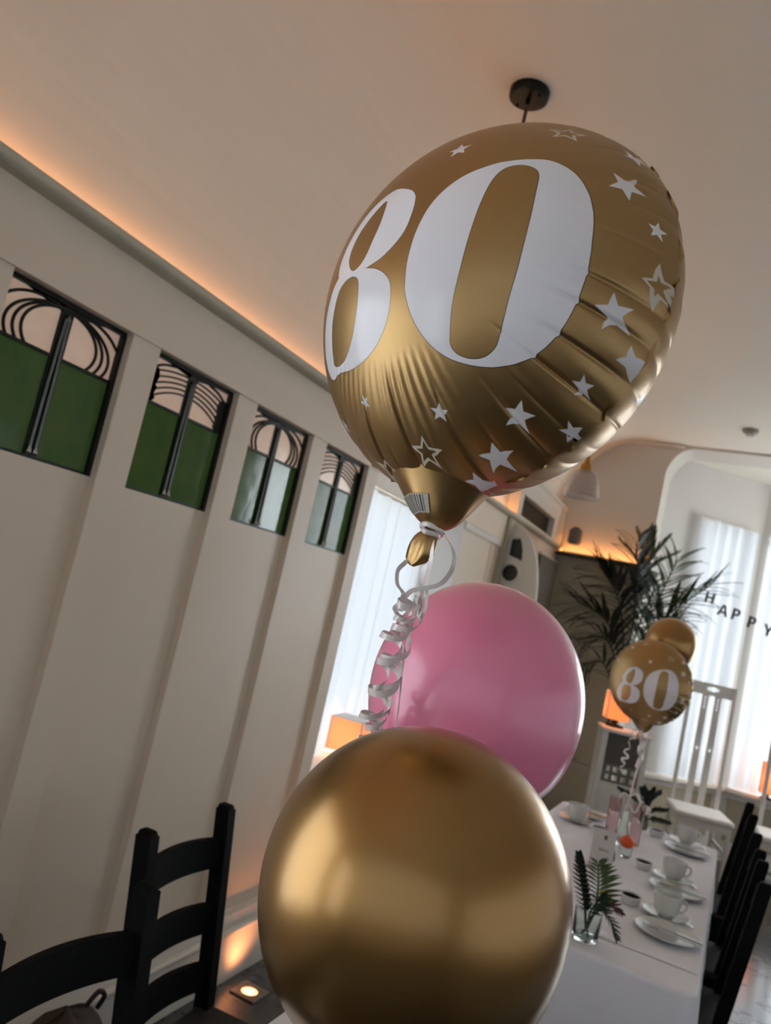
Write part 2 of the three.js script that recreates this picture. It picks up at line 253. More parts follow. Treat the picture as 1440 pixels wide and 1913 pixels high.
// ---------------------------------------------------------------- stained glass windows 1 to 4
function came(pts, r = 0.0035) { return tube(pts, r, Math.max(8, pts.length * 3), 6); }
function stained(n, zc, fan) {                              // local x runs along -z of the room (rightwards), y up, +z into the room
  const g = struct('window_' + n, [-1.668, 1.742, zc], Math.PI / 2);
  const W = 0.196, H = 0.40, DV = 0.265;
  part('window_frame', mg([span(-W, W, 0, 0.007, -0.01, 0.009), span(-W, W, H, H + 0.012, -0.01, 0.012), span(-W, -W + 0.010, 0, H, -0.01, 0.012), span(W - 0.013, W, 0, H, -0.01, 0.014)]), M.cames, g);
  for (const s of [-1, 1]) part('green_pane', span(s * 0.012, s * (W - 0.008), 0.008, DV, -0.006, 0), M.greenGlowGlass, g);
  for (const s of [-1, 1]) part('opal_pane', span(s * 0.012, s * (W - 0.008), DV, H, -0.006, 0), M.opalGlowGlass, g);
  part('crossbar', mg([span(-W, W, DV - 0.004, DV + 0.004, -0.002, 0.007)]), M.cames, g);
  part('mullion', mg([span(-0.019, 0.019, 0.0, H, -0.004, 0.006)]), M.cames, g);
  for (const s of [-1, 1]) {                                // two slim rods with small feet, side by side on the mullion
    const rod = part('rod', mg([tube([V(s * 0.009, 0.03, 0.009), V(s * 0.008, 0.2, 0.009), V(s * 0.004, H - 0.03, 0.009)], 0.0042, 16, 8)]), M.rodSteel, g);
    part('rod_foot', lathe([[0, 0], [0.008, 0], [0.0075, 0.006], [0.004, 0.018], [0, 0.02]], 12).translate(s * 0.0095, 0.012, 0.010), M.steel, rod);
  }
  part('rod_tip', lathe([[0, 0], [0.006, 0], [0.007, 0.01], [0.003, 0.022], [0, 0.024]], 12).translate(0, H - 0.042, 0.011), M.rodSteel, g);
  for (const s of [-1, 1]) {
    if (!fan) {
      for (const [rx, ry, cy, bot] of [[0.119, 0.078, 0.312, -0.66], [0.142, 0.084, 0.308, -0.56], [0.166, 0.090, 0.304, -0.46]]) {
        const pts = []; for (let i = 0; i <= 16; i++) { const a = bot + (Math.PI / 2 - 0.12 - bot) * (i / 16); pts.push(V(s * rx * Math.cos(a), cy + ry * Math.sin(a), 0.003)); }
        part('came', came(pts, 0.0042), M.cames, g);
      }
      part('came', came([V(s * 0.187, 0.352, 0.003), V(s * 0.15, 0.378, 0.003), V(s * 0.10, 0.394, 0.003), V(s * 0.03, 0.396, 0.003)], 0.0042), M.cames, g);
      const web = new THREE.Shape(); web.moveTo(0.015, 0.40); web.lineTo(0.13, 0.40); web.quadraticCurveTo(0.08, 0.392, 0.015, 0.383); web.closePath();
      part('came_web', new THREE.ExtrudeGeometry(web, { depth: 0.006, bevelEnabled: false }).scale(s, 1, 1), M.cames, g);
    } else {
      for (let k = 0; k < 5; k++) {
        const yM = 0.386 - 0.0148 * k, yS = 0.366 - 0.0195 * k;
        const pts = []; for (let i = 0; i <= 10; i++) { const t = i / 10, x = 0.016 + t * 0.132; pts.push(V(s * x, yM + (yS - yM) * Math.pow(t, 1.9), 0.003)); }
        part('came', came(pts, 0.0030), M.cames, g);
      }
      const st = new THREE.Shape(); st.moveTo(0.19, DV); st.lineTo(0.155, DV); st.lineTo(0.142, 0.281); st.lineTo(0.151, 0.290); st.lineTo(0.143, 0.315); st.lineTo(0.152, 0.318); st.lineTo(0.143, 0.345); st.lineTo(0.150, 0.366); st.lineTo(0.165, 0.374); st.lineTo(0.19, 0.368); st.closePath();
      part('came_stub', new THREE.ExtrudeGeometry(st, { depth: 0.006, bevelEnabled: false }).scale(s, 1, 1), M.cames, g);
      part('came', came([V(s * 0.165, 0.372, 0.003), V(s * 0.13, 0.388, 0.003), V(s * 0.08, 0.398, 0.003)], 0.004), M.cames, g);
      const web = new THREE.Shape(); web.moveTo(0.015, 0.40); web.lineTo(0.12, 0.40); web.quadraticCurveTo(0.06, 0.396, 0.015, 0.388); web.closePath();
      part('came_web', new THREE.ExtrudeGeometry(web, { depth: 0.006, bevelEnabled: false }).scale(s, 1, 1), M.cames, g);
    }
  }
}
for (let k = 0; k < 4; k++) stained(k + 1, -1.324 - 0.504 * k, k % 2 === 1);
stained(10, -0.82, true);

// ---------------------------------------------------------------- cove lights, floor light, lamps
function strip(name, label, x0, x1, z0, z1, y, I) {
  const g = span(x0, x1, y, y + 0.006, z0, z1);
  solo(name, label, 'light strip', g, M.stripGlow);
  const l = new THREE.RectAreaLight(AMBER, I, Math.abs(x1 - x0), Math.abs(z1 - z0)); l.name = 'led_strip_glow';
  l.position.set((x0 + x1) / 2, y + 0.008, (z0 + z1) / 2); l.rotation.x = Math.PI / 2; scene.add(l);
}
M.stripGlow = new THREE.MeshStandardMaterial({ color: 0xffc890, emissive: AMBER, emissiveIntensity: 2 });
strip('led_strip', 'amber strip of lights hidden on the cornice of the left wall', -1.69, -1.665, -5.35, 1.8, 2.3565, 8.8);
strip('led_strip', 'amber strip of lights hidden on the ledge of the far wall', -1.60, -0.87, ZF + 0.04, ZF + 0.065, 2.319, 16);
{
  const t = thing('floor_uplight', 'small square amber floor light set in the boards by the left wall', 'floor light', [-1.50, 0, -2.79]);
  part('plate', mg([new THREE.ExtrudeGeometry((() => { const s = new THREE.Shape(); s.moveTo(-0.055, -0.055); s.lineTo(0.055, -0.055); s.lineTo(0.055, 0.055); s.lineTo(-0.055, 0.055); s.closePath(); const h = new THREE.Path(); h.absarc(0, 0, 0.034, 0, Math.PI * 2, true); s.holes.push(h); return s; })(), { depth: 0.004, bevelEnabled: true, bevelSize: 0.001, bevelThickness: 0.001, bevelSegments: 1 }).rotateX(-Math.PI / 2).translate(0, 0.0012, 0)]), std(0x8a827a, 0.4, { metalness: 0.7 }), t);
  part('lens', lathe([[0, 0.003], [0.02, 0.003], [0.034, 0.002]], 32), new THREE.MeshStandardMaterial({ color: 0xffb070, emissive: new THREE.Color().setRGB(1, 0.48, 0.18), emissiveIntensity: 2.2 }), t);
  part('bulb', lathe([[0, 0.0042], [0.012, 0.0038], [0.016, 0.0032]], 24), new THREE.MeshStandardMaterial({ color: 0xffe0b0, emissive: new THREE.Color().setRGB(1, 0.8, 0.5), emissiveIntensity: 5 }), t);
  const l = new THREE.SpotLight(new THREE.Color().setRGB(1, 0.36, 0.14), 0.24, 0, 0.8, 1.0); l.name = 'floor_light_beam'; l.position.set(-1.50, 0.02, -2.79); l.target.position.set(-1.64, 0.20, -2.85); l.shadow.radius = 1.6; l.castShadow = true; scene.add(l); scene.add(l.target);
}
function boxLamp(label, pos, w, h, turn, I, lid) {
  const t = thing('table_lamp', label, 'lamp', pos, turn);
  part('base', mg([lathe([[0, 0], [w * 0.4, 0], [w * 0.4, 0.012], [0.012, 0.02], [0.012, 0.06], [0, 0.06]], 24)]), M.black, t);
  const y0 = 0.05, s = w / 2;
  part('shade', mg([span(-s, s, y0, y0 + h, s, s - 0.004), span(-s, s, y0, y0 + h, -s, -s + 0.004), span(-s, -s + 0.004, y0, y0 + h, -s, s), span(s - 0.004, s, y0, y0 + h, -s, s)]), M.lampShade, t);
  for (const [a, b] of [[-1, -1], [-1, 1], [1, -1], [1, 1]]) part('frame_post', box(0.008, h + 0.004, 0.008, a * s, y0 + h / 2, b * s), M.trim, t);
  if (lid) part('lid', span(-s, s, y0 + h, y0 + h + 0.004, -s, s), M.white, t);
  const b = part('bulb', new THREE.SphereGeometry(0.02, 16, 12).translate(0, y0 + h * 0.45, 0), new THREE.MeshStandardMaterial({ color: 0xffd0a0, emissive: AMBER, emissiveIntensity: 4 }), t);
  const l = new THREE.PointLight(lid ? new THREE.Color().setRGB(1, 0.55, 0.3) : new THREE.Color().setRGB(1, 0.36, 0.12), I); l.name = 'lamp_bulb_light'; l.position.set(pos[0], pos[1] + y0 + h * 0.45, pos[2]); l.castShadow = true; scene.add(l);
  return t;
}
M.lampShade = phy({ color: 0xf3c79c, roughness: 1, transmission: 0.5, thickness: 0, side: THREE.DoubleSide, emissive: AMBER, emissiveIntensity: 0.12 });
boxLamp('square amber lamp on the sill in front of the left wall curtain', [-1.735, 0.745, -3.67], 0.17, 0.16, 0.1, 0.045, true);
boxLamp('square amber lamp behind the small 80 balloon, beside the palm', [-0.715, 1.081, -5.60], 0.15, 0.18, 0.3, 0.055);
boxLamp('square amber lamp at the right edge of the photo on the bay sill', [0.36, 0.612, -7.81], 0.15, 0.26, 0, 0.04);
{ // pendants
  const disc = thing('pendant_light', 'pendant lamp with a black ceiling rose above the large foil balloon', 'pendant lamp', [-0.959, 0, -2.322]);
  const rose = part('ceiling_rose', lathe([[0, -0.030], [0.060, -0.030], [0.068, -0.026], [0.070, -0.004], [0.070, 0], [0, 0]], 40).translate(0, CEIL, 0), M.blackMetal, disc);
  part('grip', lathe([[0, -0.05], [0.007, -0.05], [0.009, -0.03], [0, -0.03]], 16).translate(0, CEIL, 0), M.black, disc);
  for (const s of [-1, 1]) part('screw', new THREE.CylinderGeometry(0.005, 0.005, 0.006, 10).translate(s * 0.045, CEIL - 0.032, s * 0.02), M.black, rose);
  part('cord', new THREE.CylinderGeometry(0.006, 0.006, 0.66, 10).translate(0, CEIL - 0.37, 0), std(0x4b3a30, 0.6), disc);
  part('cap', lathe([[0.03, 0], [0.032, 0.01], [0.02, 0.05], [0.008, 0.07], [0, 0.07]], 24).translate(0, 2.66, 0), M.brass, disc);
  part('glass_shade', lathe([[0.03, 0.0], [0.06, -0.02], [0.085, -0.07], [0.095, -0.13], [0.105, -0.17]], 40).translate(0, 2.665, 0), M.shadeGlass = phy({ color: 0xe9e6e4, roughness: 0.14, transmission: 0.85, thickness: 0, side: THREE.DoubleSide }), disc);
  const p2 = thing('pendant_light', 'clear glass bell pendant with a brass cap hanging before the far wall', 'pendant lamp', [-0.985, 0, -4.45]);
  part('ceiling_rose', lathe([[0, -0.030], [0.060, -0.030], [0.068, -0.026], [0.070, 0], [0, 0]], 32).translate(0, CEIL, 0), M.blackMetal, p2);
  part('cord', new THREE.CylinderGeometry(0.005, 0.005, 0.78, 8).translate(0, CEIL - 0.42, 0), std(0x4b3a30, 0.6), p2);
  part('cap', lathe([[0.036, -0.01], [0.036, 0.0], [0.03, 0.03], [0.016, 0.05], [0.010, 0.085], [0, 0.085]], 24).translate(0, 2.575, 0), M.brass, p2);
  part('glass_shade', lathe([[0.03, 0.0], [0.062, -0.018], [0.085, -0.06], [0.096, -0.12], [0.102, -0.155], [0.104, -0.165], [0.098, -0.155], [0.091, -0.12], [0.08, -0.062], [0.058, -0.022], [0.03, -0.004]], 40).translate(0, 2.577, 0), M.shadeGlass, p2);
  const s = thing('smoke_detector', 'small round smoke detector on the ceiling near the bay', 'smoke detector', [-0.212, CEIL, -6.194]);
  part('base', lathe([[0, 0], [0.055, 0], [0.055, -0.018], [0.045, -0.026], [0, -0.026]], 28), std(0x9a968f, 0.5), s);
  part('sensor', lathe([[0, -0.026], [0.034, -0.026], [0.03, -0.046], [0.022, -0.052], [0, -0.052]], 28), std(0xd8d6d2, 0.5), s);
}

// ---------------------------------------------------------------- far left corner: clerestory, mirror, drape, speaker
{
  const c = thing('wall_cabinet', 'white framed box with a dark glass front on the left wall cornice', 'cabinet', [0, 0, 0]);
  const fr = new THREE.Shape(); fr.moveTo(5.36, 2.374); fr.lineTo(6.82, 2.374); fr.lineTo(6.82, 2.71); fr.lineTo(5.36, 2.71); fr.closePath();
  const hole = new THREE.Path(); hole.moveTo(5.44, 2.395); hole.lineTo(5.44, 2.56); hole.lineTo(6.47, 2.56); hole.lineTo(6.47, 2.395); hole.closePath(); fr.holes.push(hole);
  part('case', new THREE.ExtrudeGeometry(fr, { depth: 0.09, bevelEnabled: true, bevelSize: 0.004, bevelThickness: 0.004, bevelSegments: 2 }).rotateY(Math.PI / 2).translate(-1.70, 0, 0), M.trim, c);
  part('moulding', mg([rspan(-1.70, -1.595, 2.70, 2.735, -5.34, -6.83, 0.008)]), M.trim, c);
  part('dark_glass', span(-1.70, -1.66, 2.39, 2.565, -5.43, -6.48), phy({ color: 0x0f120e, roughness: 0.4, specularIntensity: 0.5 }), c);
}
{ // white half-arch screen that stands out from the left wall, with a slot and a round opening
  const t = thing('arched_screen', 'white half-arch screen with a dark slot and ring standing out from the left wall', 'screen', [0, 0, -5.32]);
  const out = new THREE.Shape(); out.moveTo(-1.644, 0.27); out.lineTo(-1.604, 0.27); out.lineTo(-1.604, 0.02); out.lineTo(-1.33, 0.02); out.lineTo(-1.332, 1.6);
  out.splineThru([[-1.351, 1.864], [-1.382, 2.04], [-1.417, 2.137], [-1.475, 2.233], [-1.535, 2.285], [-1.600, 2.318]].map((p) => new THREE.Vector2(...p))); out.lineTo(-1.620, 2.10); out.lineTo(-1.644, 2.10); out.closePath();
  const slot = new THREE.Path(); slot.moveTo(-1.600, 2.200); slot.lineTo(-1.532, 2.215); slot.quadraticCurveTo(-1.495, 2.16, -1.489, 2.05); slot.lineTo(-1.600, 2.078); slot.closePath(); out.holes.push(slot);
  const ring = new THREE.Path(); ring.absarc(-1.562, 1.955, 0.062, 0, Math.PI * 2, true); out.holes.push(ring);
  part('board', new THREE.ExtrudeGeometry(out, { depth: 0.04, bevelEnabled: true, bevelSize: 0.004, bevelThickness: 0.004, bevelSegments: 2, curveSegments: 28 }).translate(0, 0, -0.02), M.trim, t);
  part('ring', new THREE.TorusGeometry(0.070, 0.011, 12, 40).translate(-1.562, 1.955, 0.026), M.trim, t);
  const dk = phy({ color: 0x2a2f2b, roughness: 0.25 });
  part('slot_glass', span(-1.605, -1.485, 2.04, 2.22, -0.005, 0.0), dk, t); part('round_glass', new THREE.CylinderGeometry(0.064, 0.064, 0.006, 36).rotateX(Math.PI / 2).translate(-1.562, 1.955, -0.003), dk, t);
}
{
  const d = thing('drape', 'grey pleated drape hanging in the far left corner beside the mirror', 'curtain', [-1.60, 0.1, -6.52], Math.PI / 2);
  part('fabric', grid(90, 8, (u, v) => [(u - 0.5) * 0.62, v * 2.12, 0.018 * Math.sin(u * 46) + 0.006 * Math.sin(u * 90 + 1), u, v]), std(0x8b857a, 0.9, { side: THREE.DoubleSide }), d);
  part('rail', new THREE.CylinderGeometry(0.01, 0.01, 0.66, 10).rotateZ(Math.PI / 2).translate(0, 2.128, 0), M.trim, d);
}
{
  const s = thing('wall_speaker', 'grey cylindrical speaker on the far wall above the amber ledge', 'speaker', [-1.47, 2.47, ZF + 0.12]);
  part('body', mg([lathe([[0, -0.075], [0.045, -0.07], [0.056, -0.05], [0.056, 0.05], [0.045, 0.07], [0, 0.075]], 28)]), std(0x6b6058, 0.5), s);
  part('cap', lathe([[0, 0.072], [0.03, 0.072], [0.028, 0.082], [0, 0.084]], 20), M.black, s);
  part('bracket', mg([span(-0.012, 0.012, -0.02, 0.02, -0.12, -0.05), span(-0.03, 0.03, -0.04, 0.04, -0.12, -0.11)]), M.blackMetal, s);
}

// ---------------------------------------------------------------- tables
function tableAndCloth(x0, x1, z0, z1, tl, cl, sd) {
  const cx = (x0 + x1) / 2, cz = (z0 + z1) / 2, w = x1 - x0 - 0.02, l = z1 - z0 - 0.02;
  const t = thing('dining_table', tl, 'table', [cx, 0, cz]);
  part('tabletop', rspan(-w / 2, w / 2, 0.715, 0.744, -l / 2, l / 2, 0.006), M.black, t);
  for (const [a, b] of [[-1, -1], [1, -1], [-1, 1], [1, 1]]) part('leg', rspan(a * (w / 2 - 0.13) - 0.025, a * (w / 2 - 0.13) + 0.025, 0, 0.716, b * (l / 2 - 0.14) - 0.025, b * (l / 2 - 0.14) + 0.025, 0.004), M.black, t);
  // cloth: a flat top and a hanging skirt that follows the edge with loose folds
  const rad = 0.035, W = x1 - x0, Lz = z1 - z0, per = [], K = 420;
  for (let i = 0; i < K; i++) {
    let s = (i / K) * 2 * (W + Lz), x, z, nx, nz;
    if (s < W) { x = x0 + s; z = z1; nx = 0; nz = 1; } else if (s < W + Lz) { x = x1; z = z1 - (s - W); nx = 1; nz = 0; } else if (s < 2 * W + Lz) { x = x1 - (s - W - Lz); z = z0; nx = 0; nz = -1; } else { x = x0; z = z0 + (s - 2 * W - Lz); nx = -1; nz = 0; }
    const ix = Math.min(Math.max(x, x0 + rad), x1 - rad), iz = Math.min(Math.max(z, z0 + rad), z1 - rad); let dx = x - ix, dz = z - iz; const dl = Math.hypot(dx, dz); if (dl > 1e-9) { x = ix + dx / dl * rad; z = iz + dz / dl * rad; nx = dx / dl; nz = dz / dl; }
    per.push([x, z, nx, nz, s]);
  }
  const rows = [[0, 0.7505, -0.03], [0, 0.7505, -0.012], [0, 0.749, -0.004], [0, 0.744, 0], [0, 0.735, 0.002], [0.25, 0.68, 0.004], [0.6, 0.60, 0.008], [1, 0.49, 0.012]];
  const p = [], ix = [], uv = [];
  rows.forEach(([k, y, o], j) => per.forEach(([x, z, nx, nz, s]) => { const fold = k * (0.006 * Math.sin(s * 15 + sd) + 0.005 * Math.sin(s * 31 + 2 * sd)); p.push(x + nx * (o + fold), y, z + nz * (o + fold)); uv.push(s, y); }));
  for (let j = 0; j < rows.length - 1; j++) for (let i = 0; i < K; i++) { const a = j * K + i, b = j * K + (i + 1) % K; ix.push(a, a + K, b + K, a, b + K, b); }
  const g = new THREE.BufferGeometry(); g.setAttribute('position', new THREE.Float32BufferAttribute(p, 3)); g.setAttribute('uv', new THREE.Float32BufferAttribute(uv, 2)); g.setIndex(ix); g.computeVertexNormals();
  const flat = new THREE.PlaneGeometry(W - 0.06, Lz - 0.06).rotateX(-Math.PI / 2).translate(cx, 0.7505, cz);
  solo('tablecloth', cl, 'tablecloth', mg([g, flat]), M.clothSide = M.clothSide || Object.assign(M.linen.clone(), { side: THREE.DoubleSide }));
}
tableAndCloth(-0.742, 0.026, -4.36, -2.40, 'long dining table laid for tea, under a white cloth', 'white cloth on the long table laid with cups, hanging over its end', 1);
tableAndCloth(-0.712, 0.026, -1.60, -0.82, 'near dining table under the large balloons, mostly out of frame', 'white cloth on the near table under the large gold balloon', 4);
solo('overlay_cloth', 'white overlay cloth across the middle of the laid table', 'tablecloth', grid(20, 30, (u, v) => [-0.735 + 0.755 * u, 0.7522 + 0.0006 * Math.sin(v * 20 + u * 3), -2.56 - 0.99 * v]), M.clothSide);

// ---------------------------------------------------------------- chairs
function ladderChair(label, pos, turn, group, w = 0.345, H = 0.955) {        // local: faces +x, back posts at x = 0 when y = H
  const t = thing('ladder_back_chair', label, 'chair', pos, turn, group);
  const rake = 0.145, px = (y) => (y - H) * -0 + -(H - y) * -rake;           // foot of the post stands forward of its top
  const X = (y) => (y < 0.42 ? rake * (H - 0.42) - 0.02 * (0.42 - y) : rake * (H - y));
  const post = (s) => { const g = grid(4, 12, (u, v) => { const y = v * H, a = u * Math.PI * 2 + Math.PI / 4, hw = 0.0185, hd = 0.021 - 0.004 * Math.max(0, v - 0.8); return [X(y) + Math.SQRT2 * hd * Math.cos(a), y, s * (w / 2) + Math.SQRT2 * hw * Math.sin(a)]; }); return g; };
  for (const s of [-1, 1]) {
    const g = new RoundedBoxGeometry(0.042, H, 0.036, 2, 0.006).translate(0, H / 2, 0); const p = g.attributes.position;
    const q = new THREE.BoxGeometry(0.042, H - 0.012, 0.036, 1, 14, 1).translate(0, (H - 0.012) / 2, 0), cap = new RoundedBoxGeometry(0.041, 0.04, 0.035, 3, 0.010).translate(0, H - 0.020, 0);
    const m = mg([q, cap]); const a = m.attributes.position; for (let i = 0; i < a.count; i++) { const y = a.getY(i); a.setX(i, a.getX(i) + X(Math.min(y, H))); a.setZ(i, a.getZ(i) + s * w / 2); } m.computeVertexNormals();
    part('back_post', m, M.black, t);
  }
  for (const [y0, y1] of [[0.795, 0.868], [0.635, 0.705], [0.495, 0.56]]) {
    part('slat', (() => { const g = new THREE.BoxGeometry(0.016, y1 - y0, w - 0.03, 1, 1, 16).translate(0, (y0 + y1) / 2, 0), a = g.attributes.position; for (let i = 0; i < a.count; i++) { const z = a.getZ(i), k = 1 - Math.pow(z / (w / 2), 2); a.setX(i, a.getX(i) + X(a.getY(i)) - 0.030 * k); if (a.getY(i) > (y0 + y1) / 2) a.setY(i, a.getY(i) + 0.006 * k); } g.computeVertexNormals(); return g; })(), M.black, t);
  }
  const bx = X(0.44);
  part('seat', rspan(bx - 0.02, bx + 0.40, 0.425, 0.452, -w / 2 - 0.02, w / 2 + 0.02, 0.012), M.rush, t);
  part('seat_rail', mg([span(bx, bx + 0.38, 0.38, 0.425, -w / 2 - 0.01, -w / 2 + 0.012), span(bx, bx + 0.38, 0.38, 0.425, w / 2 - 0.012, w / 2 + 0.01), span(bx + 0.365, bx + 0.385, 0.38, 0.425, -w / 2, w / 2)]), M.black, t);
  for (const s of [-1, 1]) part('front_leg', rspan(bx + 0.35, bx + 0.388, 0, 0.42, s * w / 2 - 0.018, s * w / 2 + 0.018, 0.005), M.black, t);
  part('stretcher', mg([span(bx + 0.02, bx + 0.36, 0.18, 0.205, -w / 2 - 0.008, -w / 2 + 0.008), span(bx + 0.02, bx + 0.36, 0.18, 0.205, w / 2 - 0.008, w / 2 + 0.008), span(bx + 0.36, bx + 0.376, 0.24, 0.265, -w / 2, w / 2)]), M.black, t);
  return t;
}
M.rush = std(0x1a1a17, 0.75);
ladderChair('black ladder-back chair close to the left wall, its whole back in view', [-1.180, 0, -1.680], 0.085, null);
ladderChair('black ladder-back chair at the lower left corner, nearest the camera', [-0.976, 0, -1.118], -0.045, null);
for (const [x, z, l, tn] of [[0.178, -3.20, 'black ladder-back chair on the right of the laid table, nearest of the three', 0.0], [0.172, -3.745, 'black ladder-back chair on the right of the laid table, middle one of three', 0.02], [0.155, -4.60, 'black ladder-back chair on the right of the laid table, farthest from the camera', 0.03]])
  ladderChair(l, [x, 0, z], Math.PI + tn, 'chairs along the right of the laid table', z < -4 ? 0.37 : 0.345, 0.955);

function tallChair(label, pos, turn) {                     // white high-back chair, faces +z
  const t = thing('high_back_chair', label, 'chair', pos, turn, 'white high-back chairs in the bay');
  const H = 1.49, w = 0.36;
  for (const s of [-1, 1]) part('back_post', rspan(s * w / 2 - 0.016, s * w / 2 + 0.016, 0, H, -0.016, 0.016, 0.005), M.chairWhite, t);
  const top = new THREE.Shape(); top.moveTo(-w / 2, 0); top.lineTo(w / 2, 0); top.lineTo(w / 2, 0.10); top.lineTo(-w / 2, 0.10); top.closePath(); const h = new THREE.Path(); h.absellipse(0, 0.055, 0.055, 0.022, 0, Math.PI * 2, true); top.holes.push(h);
  part('top_rail', new THREE.ExtrudeGeometry(top, { depth: 0.018, bevelEnabled: true, bevelSize: 0.002, bevelThickness: 0.002, bevelSegments: 1 }).translate(0, H - 0.105, -0.009), M.chairWhite, t);
  for (const s of [-1, 1]) {
    const sl = new THREE.Shape(); sl.moveTo(-0.026, 0); sl.lineTo(0.026, 0); sl.lineTo(0.026, 0.93); sl.lineTo(-0.026, 0.93); sl.closePath();
    for (const y of [0.90, 0.872, 0.844, 0.816]) { const q = new THREE.Path(); q.absellipse(0, y, 0.008, 0.0095, 0, Math.PI * 2, true); sl.holes.push(q); }
    const q = new THREE.Path(); q.absellipse(0, 0.47, 0.012, 0.014, 0, Math.PI * 2, true); sl.holes.push(q);
    part('splat', new THREE.ExtrudeGeometry(sl, { depth: 0.012, bevelEnabled: false }).translate(s * 0.052, 0.46, -0.006), M.chairWhite, t);
  }
  part('seat', (() => { const g = rspan(-0.225, 0.225, 0.415, 0.465, -0.01, 0.44, 0.02); return g; })(), M.seatPad, t);
  part('seat_rail', mg([span(-0.21, 0.21, 0.36, 0.415, 0.40, 0.425), span(-0.21, -0.185, 0.36, 0.415, 0, 0.42), span(0.185, 0.21, 0.36, 0.415, 0, 0.42), span(-0.18, 0.18, 0.38, 0.415, -0.01, 0.01)]), M.chairWhite, t);
  for (const s of [-1, 1]) part('front_leg', rspan(s * 0.195 - 0.016, s * 0.195 + 0.016, 0, 0.40, 0.395, 0.427, 0.004), M.chairWhite, t);
  part('stretcher', mg([span(-0.2, 0.2, 0.16, 0.185, 0.402, 0.42), span(-0.2, -0.185, 0.2, 0.225, 0, 0.41), span(0.185, 0.2, 0.2, 0.225, 0, 0.41)]), M.chairWhite, t);
  return t;
}
M.chairWhite = std(0xd8d4cc, 0.4);
M.seatPad = std(0xe6e2dd, 0.85);
tallChair('white high-back chair with two pierced splats in front of the bay curtain', [-0.195, 0, -7.36], 0.26);
tallChair('white high-back chair cut by the right edge of the photo', [0.49, 0, -7.30], 0.1);
{ // lattice stand that carries the lamp beside the palm
  const t = thing('lattice_stand', 'white stand with a grey panel and a row of square holes behind the table', 'stand', [-0.640, 0, -5.55], 0.28);
  const w = 0.265; for (const [a, b] of [[-1, 1], [1, 1], [-1, -1], [1, -1]]) part('leg', rspan(a * w / 2 - 0.018, a * w / 2 + 0.018, 0, 1.06, b * 0.115 - 0.018, b * 0.115 + 0.018, 0.004), M.chairWhite, t);
  part('top', rspan(-w / 2 - 0.026, w / 2 + 0.026, 1.06, 1.08, -0.15, 0.15, 0.004), M.chairWhite, t);
  part('grey_panel', span(-w / 2 + 0.018, w / 2 - 0.018, 0.86, 1.06, 0.11, 0.123), std(0x55504b, 0.7), t);
  const s = new THREE.Shape(), hw = w / 2 - 0.018; s.moveTo(-hw, 0); s.lineTo(hw, 0); s.lineTo(hw, 0.115); s.lineTo(-hw, 0.115); s.closePath();
  for (let i = 0; i < 4; i++) for (let j = 0; j < 2; j++) { const x = -0.084 + i * 0.056, y = 0.031 + j * 0.053, r = 0.017, q = new THREE.Path(); q.moveTo(x - r, y - r); q.lineTo(x - r, y + r); q.lineTo(x + r, y + r); q.lineTo(x + r, y - r); q.closePath(); s.holes.push(q); }
  part('lattice', new THREE.ExtrudeGeometry(s, { depth: 0.013, bevelEnabled: false }).translate(0, 0.744, 0.11), std(0x6f6a63, 0.6), t);
  part('lower_panel', span(-hw, hw, 0.3, 0.743, 0.11, 0.12), M.chairWhite, t);
}
{ // bag on the floor between the chairs and the wall
  const t = thing('brown_bag', 'dark brown bag on the floor by the wall behind the nearest chair', 'bag', [-1.43, 0, -1.70]);
  t.name = 'bag';
  part('body', grid(40, 20, (u, v) => { const a = u * Math.PI * 2, k = Math.sqrt(Math.max(0, 1 - Math.pow(v, 3.2))) * (0.9 + 0.1 * Math.sin(v * 3)); return [0.11 * k * Math.cos(a) + 0.004 * Math.sin(a * 7), 0.372 * v + 0.008 * Math.sin(a * 3) * v, 0.19 * k * Math.sin(a)]; }), std(0x33241b, 0.55), t);
  part('handle', tube([V(0, 0.33, -0.12), V(0.01, 0.365, -0.125), V(0.01, 0.385, -0.10), V(0.01, 0.37, -0.07), V(0, 0.34, -0.06)], 0.007, 24, 8), std(0x2a1a12, 0.5), t);
}

// ---------------------------------------------------------------- balloons
// foil balloon in its own axes: x right, y up, z towards the viewer of the print
function smoothStep(a, b, x) { const t = Math.min(1, Math.max(0, (x - a) / (b - a))); return t * t * (3 - 2 * t); }
const CREASES = [];
{ // big creases at measured angles (degrees) and smaller ones between
  const list = [[27,0.8,0.55],[18,0.85,0.5],[6,0.72,0.41],[-8,0.62,0.8],[-16,0.62,1.0],[-26,0.66,0.9],[-35,0.6,1.0],[-44,0.72,0.32],[-52,0.7,0.9],[-61,0.78,0.32],[-70,0.62,1.0],[-79,0.72,0.27],[-87,0.55,0.9],[-96,0.75,0.27],[-103,0.6,0.9],[-114,0.7,0.32],[-124,0.66,0.8],[-136,0.75,0.32],[-150,0.7,0.8],[-163,0.72,0.32],[-176,0.7,0.36],[168,0.75,0.6],[152,0.8,0.27],[135,0.74,0.9],[118,0.85,0.18],[103,0.82,0.27],[84,0.85,0.23],[66,0.82,0.23],[55,0.8,0.27],[42,0.78,0.36]];
  for (const [a, s, k] of list) CREASES.push([a * Math.PI / 180, s, k, 0.009 + 0.005 * rnd()]);
}
const wrap = (a) => Math.atan2(Math.sin(a), Math.cos(a));
